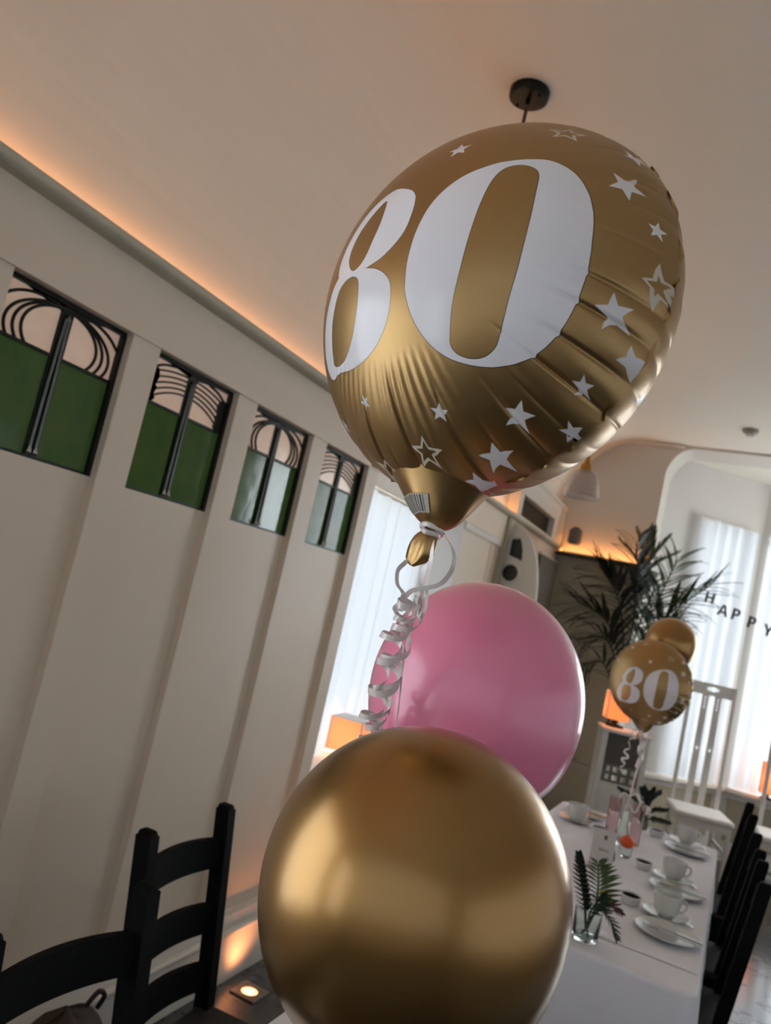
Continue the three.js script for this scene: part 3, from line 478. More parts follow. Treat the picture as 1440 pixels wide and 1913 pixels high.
function foilSurface(th, rho, side, R, T) {
  let k = 0, pinch = 0;
  for (const [a, s, d, w] of CREASES) { const x = wrap(th - a - 0.16 * Math.pow(1 - rho, 1.3) * Math.sin(a * 5 + 1)); if (Math.abs(x) > 0.25) continue; k += d * Math.exp(-(x * x) / (w * w)) * Math.pow(smoothStep(s, 0.99, rho), 1.3) * (1 - 0.25 * smoothStep(0.97, 1, rho)); pinch += d * Math.exp(-(x * x) / (0.05 * 0.05)); }
  const rip = (c, wd, n, r0, r1, amp, ph) => { const x = wrap(th - c * Math.PI / 180); return amp * Math.sin(n * x + ph) * Math.exp(-(x * x) / (wd * wd)) * smoothStep(r0, r0 + 0.14, rho) * (1 - smoothStep(r1 - 0.12, r1, rho)); };
  let z = T * Math.pow(Math.max(0, 1 - Math.pow(rho, 2.2)), 0.62);
  const edge = R * (1 - 0.010 * pinch * smoothStep(0.80, 1, rho) + 0.004 * smoothStep(0.75, 1, rho));
  if (side > 0) z += R / 0.215 * (rip(-78, 0.30, 86, 0.52, 0.88, 0.0006, 0) + rip(-118, 0.20, 92, 0.58, 0.88, 0.0005, 1) + rip(-12, 0.22, 80, 0.62, 0.90, 0.00022, 2) + rip(-40, 0.2, 74, 0.66, 0.92, 0.00025, 0.5) + rip(20, 0.3, 58, 0.62, 0.92, 0.0003, 1.5));
  z *= 1 - 0.035 * k; z -= Math.min(z, 0.0031 * k * R / 0.215);
  // crumple beside the welded rim
  z *= 1 + 0.02 * smoothStep(0.90, 0.99, rho) * Math.sin(th * 37 + 3 * Math.sin(th * 11));
  return [rho * edge * Math.cos(th), rho * edge * Math.sin(th), side * z];
}
function foilHalf(side, R, T, nt, nr) {
  const g = grid(nt, nr, (u, v) => { const rho = 0.03 + 0.97 * (1 - Math.pow(1 - v, 1.7)), th = side * u * Math.PI * 2, p = foilSurface(th, Math.min(rho, 1), side, R, T); return [p[0], p[1], p[2], 0.5 + side * p[0] / (2.1 * R), 0.5 + p[1] / (2.1 * R)]; });
  // close the seam of the normals between first and last column
  const n = g.attributes.normal; for (let j = 0; j <= nr; j++) { const a = j * (nt + 1), b = a + nt, v = V(n.getX(a) + n.getX(b), n.getY(a) + n.getY(b), n.getZ(a) + n.getZ(b)).normalize(); n.setXYZ(a, v.x, v.y, v.z); n.setXYZ(b, v.x, v.y, v.z); }
  const z0 = foilSurface(0, 0.03, side, R, T)[2], cap = new THREE.CircleGeometry(R * 0.0301, 48); if (side < 0) cap.rotateY(Math.PI); cap.translate(0, 0, z0); const cp = cap.attributes; for (let i = 0; i < cp.position.count; i++) cp.uv.setXY(i, 0.5 + side * cp.position.getX(i) / (2.1 * R), 0.5 + cp.position.getY(i) / (2.1 * R));
  return mg([g, cap]);
}
// print: digits traced in disc coordinates (-1..1), stars, small type, bar code
const ZO = [0.501, 0.384, 0.577, 0.392, 0.667, 0.351, 0.741, 0.265, 0.79, 0.152, 0.812, 0.027, 0.818, -0.09, 0.805, -0.204, 0.772, -0.32, 0.714, -0.427, 0.634, -0.507, 0.529, -0.554, 0.428, -0.563, 0.331, -0.543, 0.249, -0.488, 0.182, -0.405, 0.135, -0.303, 0.124, -0.245, 0.116, -0.134, 0.126, 0.008, 0.164, 0.143, 0.252, 0.262, 0.368, 0.338, 0.434, 0.365];
const ZI = [0.469, 0.335, 0.521, 0.335, 0.562, 0.306, 0.584, 0.234, 0.607, 0.055, 0.606, -0.141, 0.584, -0.297, 0.558, -0.423, 0.536, -0.484, 0.494, -0.524, 0.442, -0.539, 0.389, -0.53, 0.362, -0.5, 0.362, -0.451, 0.369, -0.347, 0.387, -0.192, 0.397, -0.022, 0.401, 0.125, 0.407, 0.238, 0.427, 0.304];
const EO1 = [-0.149, -0.143, -0.058, -0.114, 0.014, -0.056, 0.056, 0.013, 0.062, 0.105, 0.049, 0.172, 0.026, 0.212, -0.023, 0.25, -0.137, 0.29, -0.235, 0.27, -0.33, 0.215, -0.41, 0.115, -0.45, 0.02, -0.455, -0.06, -0.43, -0.12];
const EO2 = [-0.43, -0.12, -0.49, -0.165, -0.545, -0.26, -0.575, -0.36, -0.58, -0.45, -0.55, -0.53, -0.48, -0.578, -0.372, -0.574, -0.263, -0.581, -0.153, -0.566, -0.056, -0.524, 0.009, -0.463, 0.045, -0.388, 0.051, -0.303, 0.034, -0.239, -0.01, -0.195, -0.075, -0.162, -0.149, -0.143];
const EI1 = [-0.182, 0.229, -0.159, 0.184, -0.148, 0.085, -0.165, -0.012, -0.183, -0.075, -0.215, -0.115, -0.261, -0.13, -0.301, -0.11, -0.338, -0.061, -0.347, -0, -0.326, 0.078, -0.28, 0.143, -0.225, 0.2];
const EI2 = [-0.247, -0.167, -0.21, -0.186, -0.19, -0.23, -0.182, -0.324, -0.202, -0.424, -0.244, -0.492, -0.299, -0.532, -0.374, -0.542, -0.427, -0.525, -0.436, -0.473, -0.436, -0.373, -0.422, -0.295, -0.388, -0.208, -0.337, -0.171, -0.28, -0.162];
const STARS = [[0.132, 0.478, 0.06, 0], [0.740, 0.624, 0.075, 0], [0.822, 0.368, 0.085, 0], [0.944, 0.206, 0.05, 0], [0.892, -0.226, 0.085, 0], [0.923, -0.370, 0.075, 0], [0.791, -0.526, 0.05, 0], [0.575, -0.697, 0.07, 0], [0.438, -0.853, 0.085, 0], [0.717, -0.685, 0.05, 0], [-0.174, -0.713, 0.038, 0], [0.265, -0.744, 0.045, 0], [-0.538, -0.738, 0.04, 0], [0.298, -0.947, 0.07, 0], [0.516, 0.641, 0.075, 1], [0.984, -0.039, 0.08, 1], [0.125, -0.887, 0.075, 1], [-0.232, -0.939, 0.075, 1], [-.45, .72, .06, 0], [-.74, .35, .07, 0], [-.80, -.1, .06, 1], [-.82, -.4, .07, 0], [-.15, .86, .06, 1]];
function printTexture(S) {
  const cv = document.createElement('canvas'); cv.width = cv.height = S; const rm = document.createElement('canvas'); rm.width = rm.height = S;
  const c = cv.getContext('2d'), q = rm.getContext('2d'); const X = (x) => (x / 2.1 + 0.5) * S, Y = (y) => (0.5 - y / 2.1) * S;
  c.fillStyle = '#ad8c5e'; c.fillRect(0, 0, S, S); q.fillStyle = 'rgb(0,104,255)'; q.fillRect(0, 0, S, S);     // satin gold: roughness in g, metalness in b
  const trace = (k, a, closed = true) => { const n = a.length / 2, P = (i) => { i = closed ? (i + n) % n : Math.min(n - 1, Math.max(0, i)); return [X(a[2 * i]), Y(a[2 * i + 1])]; }; k.beginPath(); k.moveTo(...P(0)); for (let i = 0; i < (closed ? n : n - 1); i++) { const p0 = P(i - 1), p1 = P(i), p2 = P(i + 1), p3 = P(i + 2); k.bezierCurveTo(p1[0] + (p2[0] - p0[0]) / 6, p1[1] + (p2[1] - p0[1]) / 6, p2[0] - (p3[0] - p1[0]) / 6, p2[1] - (p3[1] - p1[1]) / 6, p2[0], p2[1]); } k.closePath(); };
  const white = (draw) => { c.fillStyle = '#f0ecf0'; c.strokeStyle = '#4a3820'; c.lineWidth = S / 900; draw(c); c.fill(); c.stroke(); q.fillStyle = 'rgb(0,52,0)'; draw(q); q.fill(); };
  const gold = (draw) => { c.fillStyle = '#ad8c5e'; c.strokeStyle = '#4a3820'; draw(c); c.fill(); c.stroke(); q.fillStyle = 'rgb(0,104,255)'; draw(q); q.fill(); };
  white((k) => trace(k, ZO)); gold((k) => trace(k, ZI));
  white((k) => trace(k, EO1, false)); white((k) => trace(k, EO2, false));
  for (const k of [c, q]) { k.fillStyle = k === c ? '#f0ecf0' : 'rgb(0,52,0)'; k.beginPath(); k.moveTo(X(-.42), Y(-.08)); k.lineTo(X(-.16), Y(-.12)); k.lineTo(X(-.16), Y(-.165)); k.lineTo(X(-.42), Y(-.155)); k.closePath(); k.fill(); }
  gold((k) => trace(k, EI1)); gold((k) => trace(k, EI2));
  STARS.forEach(([sx, sy, r, hollow], i) => {
    const rho = Math.hypot(sx, sy), a0 = Math.atan2(sy, sx), slope = Math.pow(rho, 1.2) / Math.pow(Math.max(0.05, 1 - Math.pow(rho, 2.2)), 0.38) * 0.82, comp = 1 / Math.sqrt(1 + slope * slope), rot = [0.3, -0.1, -0.25, 0.15, 0.2][i % 5];
    const draw = (k) => { k.beginPath(); for (let j = 0; j < 10; j++) { const rad = (j % 2 ? 0.42 : 1) * r, t = Math.PI / 2 + rot + j * Math.PI / 5, dx = rad * Math.cos(t), dy = rad * Math.sin(t); const er = (dx * Math.cos(a0) + dy * Math.sin(a0)) * comp, et = -dx * Math.sin(a0) + dy * Math.cos(a0); const x = sx + er * Math.cos(a0) - et * Math.sin(a0), y = sy + er * Math.sin(a0) + et * Math.cos(a0); j ? k.lineTo(X(x), Y(y)) : k.moveTo(X(x), Y(y)); } k.closePath(); };
    if (hollow) { for (const [k, s] of [[c, '#d6c9b8'], [q, 'rgb(0,60,0)']]) { k.strokeStyle = s; k.lineWidth = S * 0.0042; draw(k); k.stroke(); } } else { c.fillStyle = '#e6e0e0'; draw(c); c.fill(); q.fillStyle = 'rgb(0,60,0)'; draw(q); q.fill(); }
  });
  c.fillStyle = '#33200f'; const put = (s, x, y, a, h) => { c.save(); c.translate(X(x), Y(y)); c.rotate(a); c.font = 'bold ' + Math.round(S * h) + 'px sans-serif'; c.fillText(s, 0, 0); c.restore(); };
  put('CE', -.10, -.955, 0.1, 0.013); put('.co.uk', .70, -.70, 0.7, 0.011);
  const t = new THREE.CanvasTexture(cv); t.colorSpace = THREE.SRGBColorSpace; t.magFilter = THREE.LinearFilter; const u = new THREE.CanvasTexture(rm); u.magFilter = THREE.LinearFilter; return [t, u];
}
const [printMap, printRM] = printTexture(2048);
M.foil = phy({ color: 0xffffff, map: printMap, roughness: 1, roughnessMap: printRM, metalness: 1, metalnessMap: printRM, clearcoat: 0.12, clearcoatRoughness: 0.12 });
M.foilPlain = phy({ color: 0xad8c5e, roughness: 0.36, metalness: 1, side: THREE.DoubleSide });
const barTex = (() => { const cv = document.createElement('canvas'); cv.width = 128; cv.height = 64; const c = cv.getContext('2d'); c.fillStyle = '#b9b2a8'; c.fillRect(0, 0, 128, 64); c.fillStyle = '#17140f'; let x = 6; const w = [3, 2, 5, 2, 3, 4, 2, 6, 3, 2, 4, 3, 5, 2]; for (const k of w) { c.fillRect(x, 4, k, 56); x += k + 4.6; } const t = new THREE.CanvasTexture(cv); t.colorSpace = THREE.SRGBColorSpace; t.magFilter = THREE.LinearFilter; return t; })();
function foilBalloon(label, pos, basis, R, T, nt, nr) {
  const t = thing('foil_balloon', label, 'balloon', pos);
  t.quaternion.setFromRotationMatrix(new THREE.Matrix4().makeBasis(...basis));
  part('front', foilHalf(1, R, T, nt, nr), M.foil, t);
  part('back', foilHalf(-1, R, T, Math.round(nt * 0.7), Math.round(nr * 0.7)), M.foil, t);
  // welded rim: a narrow crumpled flange
  const s = R / 0.215;
  part('rim', grid(nt, 2, (u, v) => { const th = u * Math.PI * 2, e = foilSurface(th, 0.999, 1, R, T), k = 1 - 0.006 + (v * 0.018) * (0.55 + 0.45 * Math.sin(th * 31 + 2 * Math.sin(th * 7))); return [e[0] * k, e[1] * k, v * s * 0.004 * Math.sin(th * 44 + 3 * Math.sin(th * 9))]; }), M.foilPlain, t);
  // neck: flattened tube that narrows to the knot under the seam
  const neckAt = (a, v, k = 1) => { const y = -0.195 - 0.061 * v, hw = 0.042 * Math.pow(1 - v, 1.3) + 0.021 * (1 - Math.pow(v, 8)) * (1 - 0.1 * v) + 0.004, hd = 0.034 * Math.pow(1 - v, 1.2) + 0.013 * (1 - Math.pow(v, 7)) + 0.004; const wr = (1 + 0.05 * Math.sin(a * 7 + v * 3) * v) * k; return [s * (-0.002 + 0.012 * v + hw * Math.cos(a) * wr), s * y, s * hd * Math.sin(a) * wr]; };
  const neck = part('neck', grid(64, 28, (u, v) => neckAt(u * Math.PI * 2, v)), M.foilPlain, t);
  part('tail', grid(24, 20, (u, v) => { const a = u * Math.PI * 2, w = 0.0035 + 0.0150 * Math.sin(Math.PI * Math.pow(v, 0.85) * 0.93), h = 0.4 * w * (1 + 0.25 * Math.sin(a * 5 + v * 6)), L = 0.046 * v, c = v > 0.97 ? 0.4 : 1; return [s * (0.011 - 0.55 * L + 0.83 * w * c * Math.cos(a)), s * (-0.256 - 0.83 * L - 0.55 * w * c * Math.cos(a)), s * h * c * Math.sin(a)]; }), M.foilPlain, t);
  if (nt > 500) part('bar_code', grid(12, 6, (u, v) => { const p = neckAt((152 - 78 * u) * Math.PI / 180, 0.80 - 0.28 * v - 0.04 * u, 1.02); return [p[0], p[1], p[2] + 0.0006]; }), std(0xffffff, 0.4, { map: barTex }), t);
  return [t, neck];
}
const FB = [V(0.94645367, 0, 0.32283967), V(0.02886434, 0.99599512, -0.0846202), V(-0.32154674, 0.08940766, 0.94266323)];
{
  const [t] = foilBalloon('large round gold foil balloon printed with a white 80 and stars', [-0.3123, 1.9332, -0.7768], FB, 0.215, 0.1621, 1600, 130);
}
// latex balloon in its own axes, centre at the origin, knot below
function latex(name, label, pos, R, ky, mat, tilt = [0, 0, 0]) {
  const t = thing(name, label, 'balloon', pos); t.rotation.set(...tilt);
  const prof = []; for (let i = 0; i <= 64; i++) { const a = Math.PI * i / 64, y = Math.cos(a); let r = Math.sin(a), yy = y > 0 ? y * ky : y * ky * 1.06; if (y < -0.55) { const k = (-y - 0.55) / 0.45; r = Math.max(r * (1 - 0.12 * k), 0.035); yy -= 0.10 * k * k; } prof.push([Math.max(0.00001, R * r * (i === 0 ? 0 : 1)), R * yy]); }
  part('body', lathe(prof.reverse(), 96), mat, t);
  const yb = -R * (ky * 1.06 + 0.10);
  part('knot', mg([lathe([[0, -0.012], [0.010, -0.010], [0.012, -0.002], [0.006, 0.006], [0, 0.008]], 16).translate(0, yb, 0), lathe([[0.004, 0], [0.008, -0.012], [0.014, -0.020]], 16).translate(0, yb - 0.008, 0)]), mat, t);
  return [t, yb];
}
latex('latex_balloon', 'metallic gold latex balloon, the nearest one at the bottom of the photo', [-0.2338, 1.347, -0.700], 0.14, 1.03, M.goldLatex);
latex('latex_balloon', 'pearly pink latex balloon under the large foil balloon', [-0.3053, 1.4977, -0.9974], 0.14, 1.08, M.pinkLatex);
// ribbons of the large bunch
function coilRibbon(axis, r, turns, width, ph, n = 220, grow = 0.3) {
  const c = new THREE.CatmullRomCurve3(axis), pts = [], wid = [];
  for (let i = 0; i <= n; i++) {
    const t = i / n, p = c.getPoint(t), T = c.getTangent(t), A = V(0.97, 0.05, 0.2).addScaledVector(T, -V(0.97, 0.05, 0.2).dot(T)).normalize(), B = T.clone().cross(A), a = ph + turns * Math.PI * 2 * t + 0.5 * Math.sin(t * 9 + ph), k = r * (1 - grow + grow * Math.sin(t * 13 + ph)) * smoothStep(0, 0.06, t);
    pts.push(p.addScaledVector(A, k * Math.cos(a)).addScaledVector(B, k * Math.sin(a)));
    wid.push(T.clone().addScaledVector(A, 0.25 * Math.sin(a * 0.7)));
  }
  return ribbon(pts, wid, width);
}
function flatRibbon(raw, width, dir, n = 60, twist = 0) {
  const c = new THREE.CatmullRomCurve3(raw), pts = [], wid = []; for (let i = 0; i <= n; i++) { const t = i / n; pts.push(c.getPoint(t)); const T = c.getTangent(t); const a = twist * t; let w = dir.clone().addScaledVector(T, -dir.dot(T)).normalize(); w.applyAxisAngle(T, a); wid.push(w); } return ribbon(pts, wid, width);
}
{
  const t = thing('ribbon_bunch', 'pale pink curled ribbons hanging from the neck of the large foil balloon', 'ribbon');
  const K = V(-0.314, 1.677, -0.752), B0 = V(-0.319, 1.611, -0.775);
  part('knot', mg([tube([V(-0.326, 1.682, -0.752), V(-0.314, 1.6835, -0.741), V(-0.302, 1.680, -0.752), V(-0.314, 1.677, -0.770)], 0.0032, 24, 8, true), tube([V(-0.322, 1.678, -0.749), V(-0.314, 1.675, -0.738), V(-0.306, 1.675, -0.749), V(-0.314, 1.672, -0.765)], 0.003, 24, 8, true)]), M.ribbon, t);
  part('strand', flatRibbon([K, V(-0.312, 1.650, -0.75), V(-0.318, 1.625, -0.762), B0, V(-0.327, 1.585, -0.787), V(-0.334, 1.54, -0.80), V(-0.342, 1.48, -0.835), V(-0.348, 1.42, -0.86)], 0.0075, V(0.97, 0, 0.2), 60, 0.9), M.ribbon, t);
  part('strand', flatRibbon([K, V(-0.306, 1.655, -0.745), V(-0.309, 1.625, -0.758), V(-0.312, 1.600, -0.775), V(-0.318, 1.585, -0.785)], 0.0065, V(0.95, 0, 0.3), 40, 0.5), M.ribbon, t);
  part('loop', flatRibbon([K, V(-0.296, 1.676, -0.740), V(-0.279, 1.660, -0.736), V(-0.277, 1.643, -0.738), V(-0.288, 1.626, -0.745), V(-0.308, 1.618, -0.755), V(-0.326, 1.612, -0.762), V(-0.338, 1.600, -0.772), V(-0.342, 1.588, -0.78)], 0.0055, V(-0.2, 0.3, 0.9), 70, 0.8), M.ribbon, t);
  part('loop', flatRibbon([V(-0.345, 1.643, -0.775), V(-0.346, 1.630, -0.76), V(-0.343, 1.616, -0.76), V(-0.336, 1.607, -0.765), V(-0.341, 1.596, -0.772), V(-0.347, 1.59, -0.776), V(-0.342, 1.582, -0.78)], 0.0055, V(-0.3, 0.2, 0.9), 60, 0.6), M.ribbon, t);
  const ax = [V(-0.326, 1.60, -0.775), V(-0.338, 1.575, -0.787), V(-0.350, 1.535, -0.803), V(-0.360, 1.495, -0.822), V(-0.368, 1.455, -0.84), V(-0.375, 1.415, -0.862)];
  part('strand', coilRibbon(ax, 0.0175, 5.6, 0.0088, 0.3), M.ribbon, t);
  part('strand', coilRibbon(ax.map((p) => p.clone().add(V(0.006, 0.004, 0.004))), 0.0165, 4.8, 0.0082, 2.4), M.ribbon, t);
  part('strand', coilRibbon(ax.map((p) => p.clone().add(V(-0.002, -0.006, 0.008))), 0.0155, 6.6, 0.0078, 4.3), M.ribbon, t);
}
{ // weight on the near table that holds the large bunch
  const t = thing('balloon_weight', 'small gold weight on the near table tied to the large bunch, out of frame', 'weight', [-0.36, 0.7515, -0.93]);
  part('body', lathe([[0, 0], [0.035, 0], [0.038, 0.006], [0.03, 0.045], [0.012, 0.055], [0, 0.055]], 28), M.foilPlain, t);
  part('string', tube([V(0, 0.05, 0), V(-0.006, 0.35, 0.04), V(-0.012, 0.62, 0.06)], 0.0015, 16, 6), M.ribbon, t);
  part('string', tube([V(0, 0.05, 0), V(0.03, 0.30, -0.03), V(0.0547, 0.575, -0.0674)], 0.0015, 16, 6), M.ribbon, t);
  part('string', tube([V(0, 0.05, 0), V(0.06, 0.25, 0.12), V(0.1262, 0.425, 0.23)], 0.0015, 16, 6), M.ribbon, t);
}
{ // second bunch over the laid table
  const yaw = -0.30, b = [V(Math.cos(yaw), 0, -Math.sin(yaw)), V(0, 1, 0), V(Math.sin(yaw), 0, Math.cos(yaw))];
  foilBalloon('small round gold foil balloon with a white 80 above the laid table', [-0.372, 1.482, -3.86], b, 0.196, 0.116, 640, 60);
  latex('latex_balloon', 'metallic gold latex balloon behind the small foil balloon', [-0.338, 1.686, -4.16], 0.125, 1.02, M.goldLatex);
  const t = thing('ribbon_bunch', 'white curled ribbons under the small foil balloon above the laid table', 'ribbon');
  part('strand', coilRibbon([V(-0.39, 1.26, -3.83), V(-0.405, 1.19, -3.80), V(-0.415, 1.12, -3.79), V(-0.42, 1.05, -3.79)], 0.016, 5, 0.010, 0, 160), M.ribbon, t);
  part('strand', coilRibbon([V(-0.36, 1.25, -3.83), V(-0.350, 1.18, -3.80), V(-0.347, 1.11, -3.79)], 0.018, 2.5, 0.03, 1, 120), M.ribbon, t);
  part('strand', flatRibbon([V(-0.372, 1.245, -3.85), V(-0.352, 1.15, -3.80), V(-0.357, 1.05, -3.79), V(-0.362, 0.96, -3.79), V(-0.365, 0.90, -3.79)], 0.009, V(1, 0, 0), 40, 0.5), M.ribbon, t);
  part('strand', flatRibbon([V(-0.338, 1.540, -4.16), V(-0.34, 1.35, -4.05), V(-0.355, 1.10, -3.86), V(-0.364, 0.965, -3.795)], 0.007, V(1, 0, 0), 40, 0.5), M.ribbon, t);
  part('bow', mg([tube([V(-0.365, 0.965, -3.79), V(-0.39, 0.975, -3.785), V(-0.405, 0.93, -3.78), V(-0.385, 0.885, -3.785), V(-0.367, 0.93, -3.79)], 0.0035, 40, 6), tube([V(-0.365, 0.965, -3.79), V(-0.335, 0.985, -3.785), V(-0.315, 0.955, -3.78), V(-0.33, 0.905, -3.785), V(-0.36, 0.93, -3.79)], 0.0035, 40, 6)]), M.ribbon, t);
}

// ---------------------------------------------------------------- laid table
const Y0 = 0.7515;
function cupSet(n, x, z, words, group) {
  const s = thing('saucer', 'white saucer under the ' + words, 'saucer', [x, Y0 + 0.0005, z], 0, group + ' saucers');
  part('body', lathe([[0, 0.003], [0.035, 0.003], [0.045, 0.004], [0.075, 0.016], [0.078, 0.0185], [0.075, 0.019], [0.044, 0.008], [0, 0.007]], 48), M.china, s);
  const c = thing('teacup', 'white teacup: the ' + words, 'cup', [x, Y0 + 0.0080, z], 0.4, group + ' cups');
  part('body', lathe([[0, 0.002], [0.024, 0.0], [0.026, 0.004], [0.037, 0.018], [0.044, 0.045], [0.0475, 0.074], [0.0448, 0.0745], [0.0415, 0.045], [0.033, 0.02], [0, 0.010]], 40), M.china, c);
  part('handle', tube([V(0.040, 0.055, 0), V(0.058, 0.060, 0), V(0.066, 0.045, 0), V(0.056, 0.026, 0), V(0.037, 0.022, 0)], 0.004, 24, 8), M.china, c);
  const sp = thing('teaspoon', 'steel teaspoon on the saucer of the ' + words, 'spoon', [x + 0.045, Y0 + 0.0195, z + 0.045], -0.5, group + ' teaspoons');
  part('handle', rspan(-0.045, 0.02, 0, 0.0025, -0.003, 0.003, 0.001), M.steel, sp); part('bowl', new THREE.SphereGeometry(0.012, 16, 10).scale(1.5, 0.3, 1).translate(0.034, 0.003, 0), M.steel, sp);
}
function plateSet(x, z, words) {
  const p = thing('plate', 'white side plate ' + words, 'plate', [x, Y0, z], 0, 'side plates on the laid table');
  part('body', lathe([[0, 0.003], [0.06, 0.003], [0.068, 0.005], [0.098, 0.016], [0.101, 0.019], [0.097, 0.019], [0.066, 0.009], [0, 0.007]], 56), M.china, p);
  const k = thing('knife', 'steel knife across the side plate ' + words, 'knife', [x + 0.02, Y0 + 0.0195, z + 0.012], -0.12, 'knives on the side plates');
  part('handle', rspan(0.0, 0.085, 0, 0.007, -0.005, 0.005, 0.002), M.steel, k); part('blade', rspan(-0.10, 0.0, 0.002, 0.0035, -0.008, 0.006, 0.0007), M.steel, k);
  const f = thing('fork', 'steel fork beside the knife on the side plate ' + words, 'fork', [x + 0.018, Y0 + 0.0195, z + 0.034], -0.12, 'forks on the side plates');
  part('handle', rspan(0.0, 0.08, 0, 0.005, -0.004, 0.004, 0.002), M.steel, f); part('head', mg([span(-0.045, 0, 0.001, 0.003, -0.009, 0.009), ...[-0.0075, -0.0025, 0.0025, 0.0075].map((q) => span(-0.085, -0.045, 0.001, 0.003, q - 0.0013, q + 0.0013))]), M.steel, f);
}
plateSet(-0.085, -2.785, 'nearest the camera'); plateSet(-0.095, -3.315, 'in the middle of the right row'); plateSet(-0.105, -4.055, 'at the far right of the table');
cupSet(1, -0.105, -2.965, 'cup nearest the camera', 'right row'); cupSet(2, -0.12, -3.47, 'cup in the middle of the right row', 'right row'); cupSet(3, -0.115, -4.215, 'cup at the far right of the table', 'right row');
cupSet(4, -0.60, -3.95, 'cup alone at the far left of the table', 'left side');
plateSet(-0.585, -4.15, 'at the far left of the table');
[[-0.224, -2.985, 'nearest the camera'], [-0.238, -3.505, 'in the middle of the table, right of the tangerine'], [-0.25, -4.20, 'at the far right, before the last cup'], [-0.475, -3.86, 'on the left, behind the menu card']].forEach(([x, z, w]) => {
  const r = thing('ramekin', 'small white dish of dark jam ' + w, 'dish', [x, Y0, z], 0, 'jam dishes along the table');
  part('dish', lathe([[0, 0.002], [0.027, 0.0], [0.029, 0.004], [0.035, 0.026], [0.0385, 0.028], [0.0385, 0.031], [0.0325, 0.031], [0.027, 0.006], [0, 0.005]], 40), M.china, r);
  part('jam', lathe([[0, 0.0285], [0.025, 0.0285], [0.0318, 0.028]], 32), M.jam, r);
});
{ // menu card, its print flat
  const cv = document.createElement('canvas'); cv.width = 256; cv.height = 416; const c = cv.getContext('2d'); c.fillStyle = '#cfc8c4'; c.fillRect(0, 0, 256, 416); c.fillStyle = '#4a4444'; c.fillRect(122, 62, 34, 38); c.fillRect(130, 100, 18, 14); c.font = 'bold 40px serif'; c.fillText('Menu', 78, 238); c.fillStyle = '#aaa2a0'; for (let i = 0; i < 4; i++) c.fillRect(60, 280 + i * 24, 140, 5);
  const tx = new THREE.CanvasTexture(cv); tx.colorSpace = THREE.SRGBColorSpace; tx.magFilter = THREE.LinearFilter;
  const t = thing('menu_card', 'folded pale menu card standing left of the tangerine', 'card', [-0.382, Y0, -3.328], 0.12);
  part('front', mg([span(-0.044, 0.044, 0, 0.142, -0.0006, 0.0006)]).rotateX(-0.17).translate(0, 0.0003, 0.020), std(0xffffff, 0.7, { map: tx }), t);
  part('back', mg([span(-0.044, 0.044, 0, 0.142, -0.0006, 0.0006)]).rotateX(0.17).translate(0, 0.0003, -0.029), std(0xcfc8c4, 0.7), t);
}
{ // tangerine in a small glass
  const g = thing('glass_pot', 'little clear glass pot holding the tangerine', 'glass', [-0.322, Y0, -3.60]);
  part('glass', lathe([[0, 0.001], [0.018, 0], [0.024, 0.01], [0.028, 0.045], [0.0275, 0.046], [0.0225, 0.012], [0.016, 0.006], [0, 0.006]], 32), M.glassSolid, g);
  const o = thing('tangerine', 'bright orange tangerine resting on the little glass pot', 'fruit', [-0.322, Y0 + 0.062, -3.60]);
  part('fruit', new THREE.SphereGeometry(0.03, 28, 20).scale(1, 0.86, 1), std(0xe0561a, 0.45), o); part('stalk', new THREE.CylinderGeometry(0.003, 0.004, 0.004, 8).translate(0, 0.0265, 0), M.stem, o);
  const b = thing('green_glass', 'small green glass bottle beside the tangerine pot', 'bottle', [-0.365, Y0, -3.46]); b.name = 'glass_bottle';
  part('glass', lathe([[0, 0.001], [0.02, 0], [0.022, 0.008], [0.019, 0.035], [0.008, 0.06], [0.008, 0.075], [0.006, 0.075], [0.006, 0.058], [0.016, 0.034], [0.018, 0.008], [0, 0.006]], 28), phy({ color: 0xb9cfc0, roughness: 0.03, transmission: 1, thickness: 0.004, ior: 1.45 }), b);
  for (const [x, z, h, l] of [[-0.415, -3.765, 0.20, 'left of the ribbon vase'], [-0.318, -3.86, 0.185, 'right of the ribbon vase']]) {
    const q = thing('tall_glass', 'tall narrow pinkish glass ' + l, 'glass', [x, Y0, z], 0, 'tall glasses round the ribbon vase');
    part('glass', lathe([[0, 0.001], [0.022, 0], [0.024, 0.01], [0.027, h], [0.0255, h], [0.022, 0.014], [0, 0.010]], 28), phy({ color: 0xf0dde0, roughness: 0.04, transmission: 1, thickness: 0.003, ior: 1.4 }), q);
    part('rim', new THREE.TorusGeometry(0.0262, 0.001, 8, 32).rotateX(Math.PI / 2).translate(0, h, 0), M.glassSolid, q);
  }
  const v = thing('ribbon_vase', 'clear glass vase that anchors the small balloon ribbons', 'vase', [-0.366, Y0, -3.79]);
  part('glass', lathe([[0, 0.002], [0.026, 0], [0.03, 0.012], [0.026, 0.06], [0.016, 0.10], [0.018, 0.15], [0.016, 0.15], [0.0135, 0.10], [0.022, 0.06], [0.025, 0.014], [0, 0.010]], 32), M.glassSolid, v);
  part('pebbles', mg(Array.from({ length: 14 }, (_, i) => new THREE.IcosahedronGeometry(0.0075, 1).translate(0.013 * Math.cos(i * 2.4), 0.016 + 0.004 * (i % 3), 0.013 * Math.sin(i * 2.4)))), M.china, v).userData.kind = 'stuff';
}
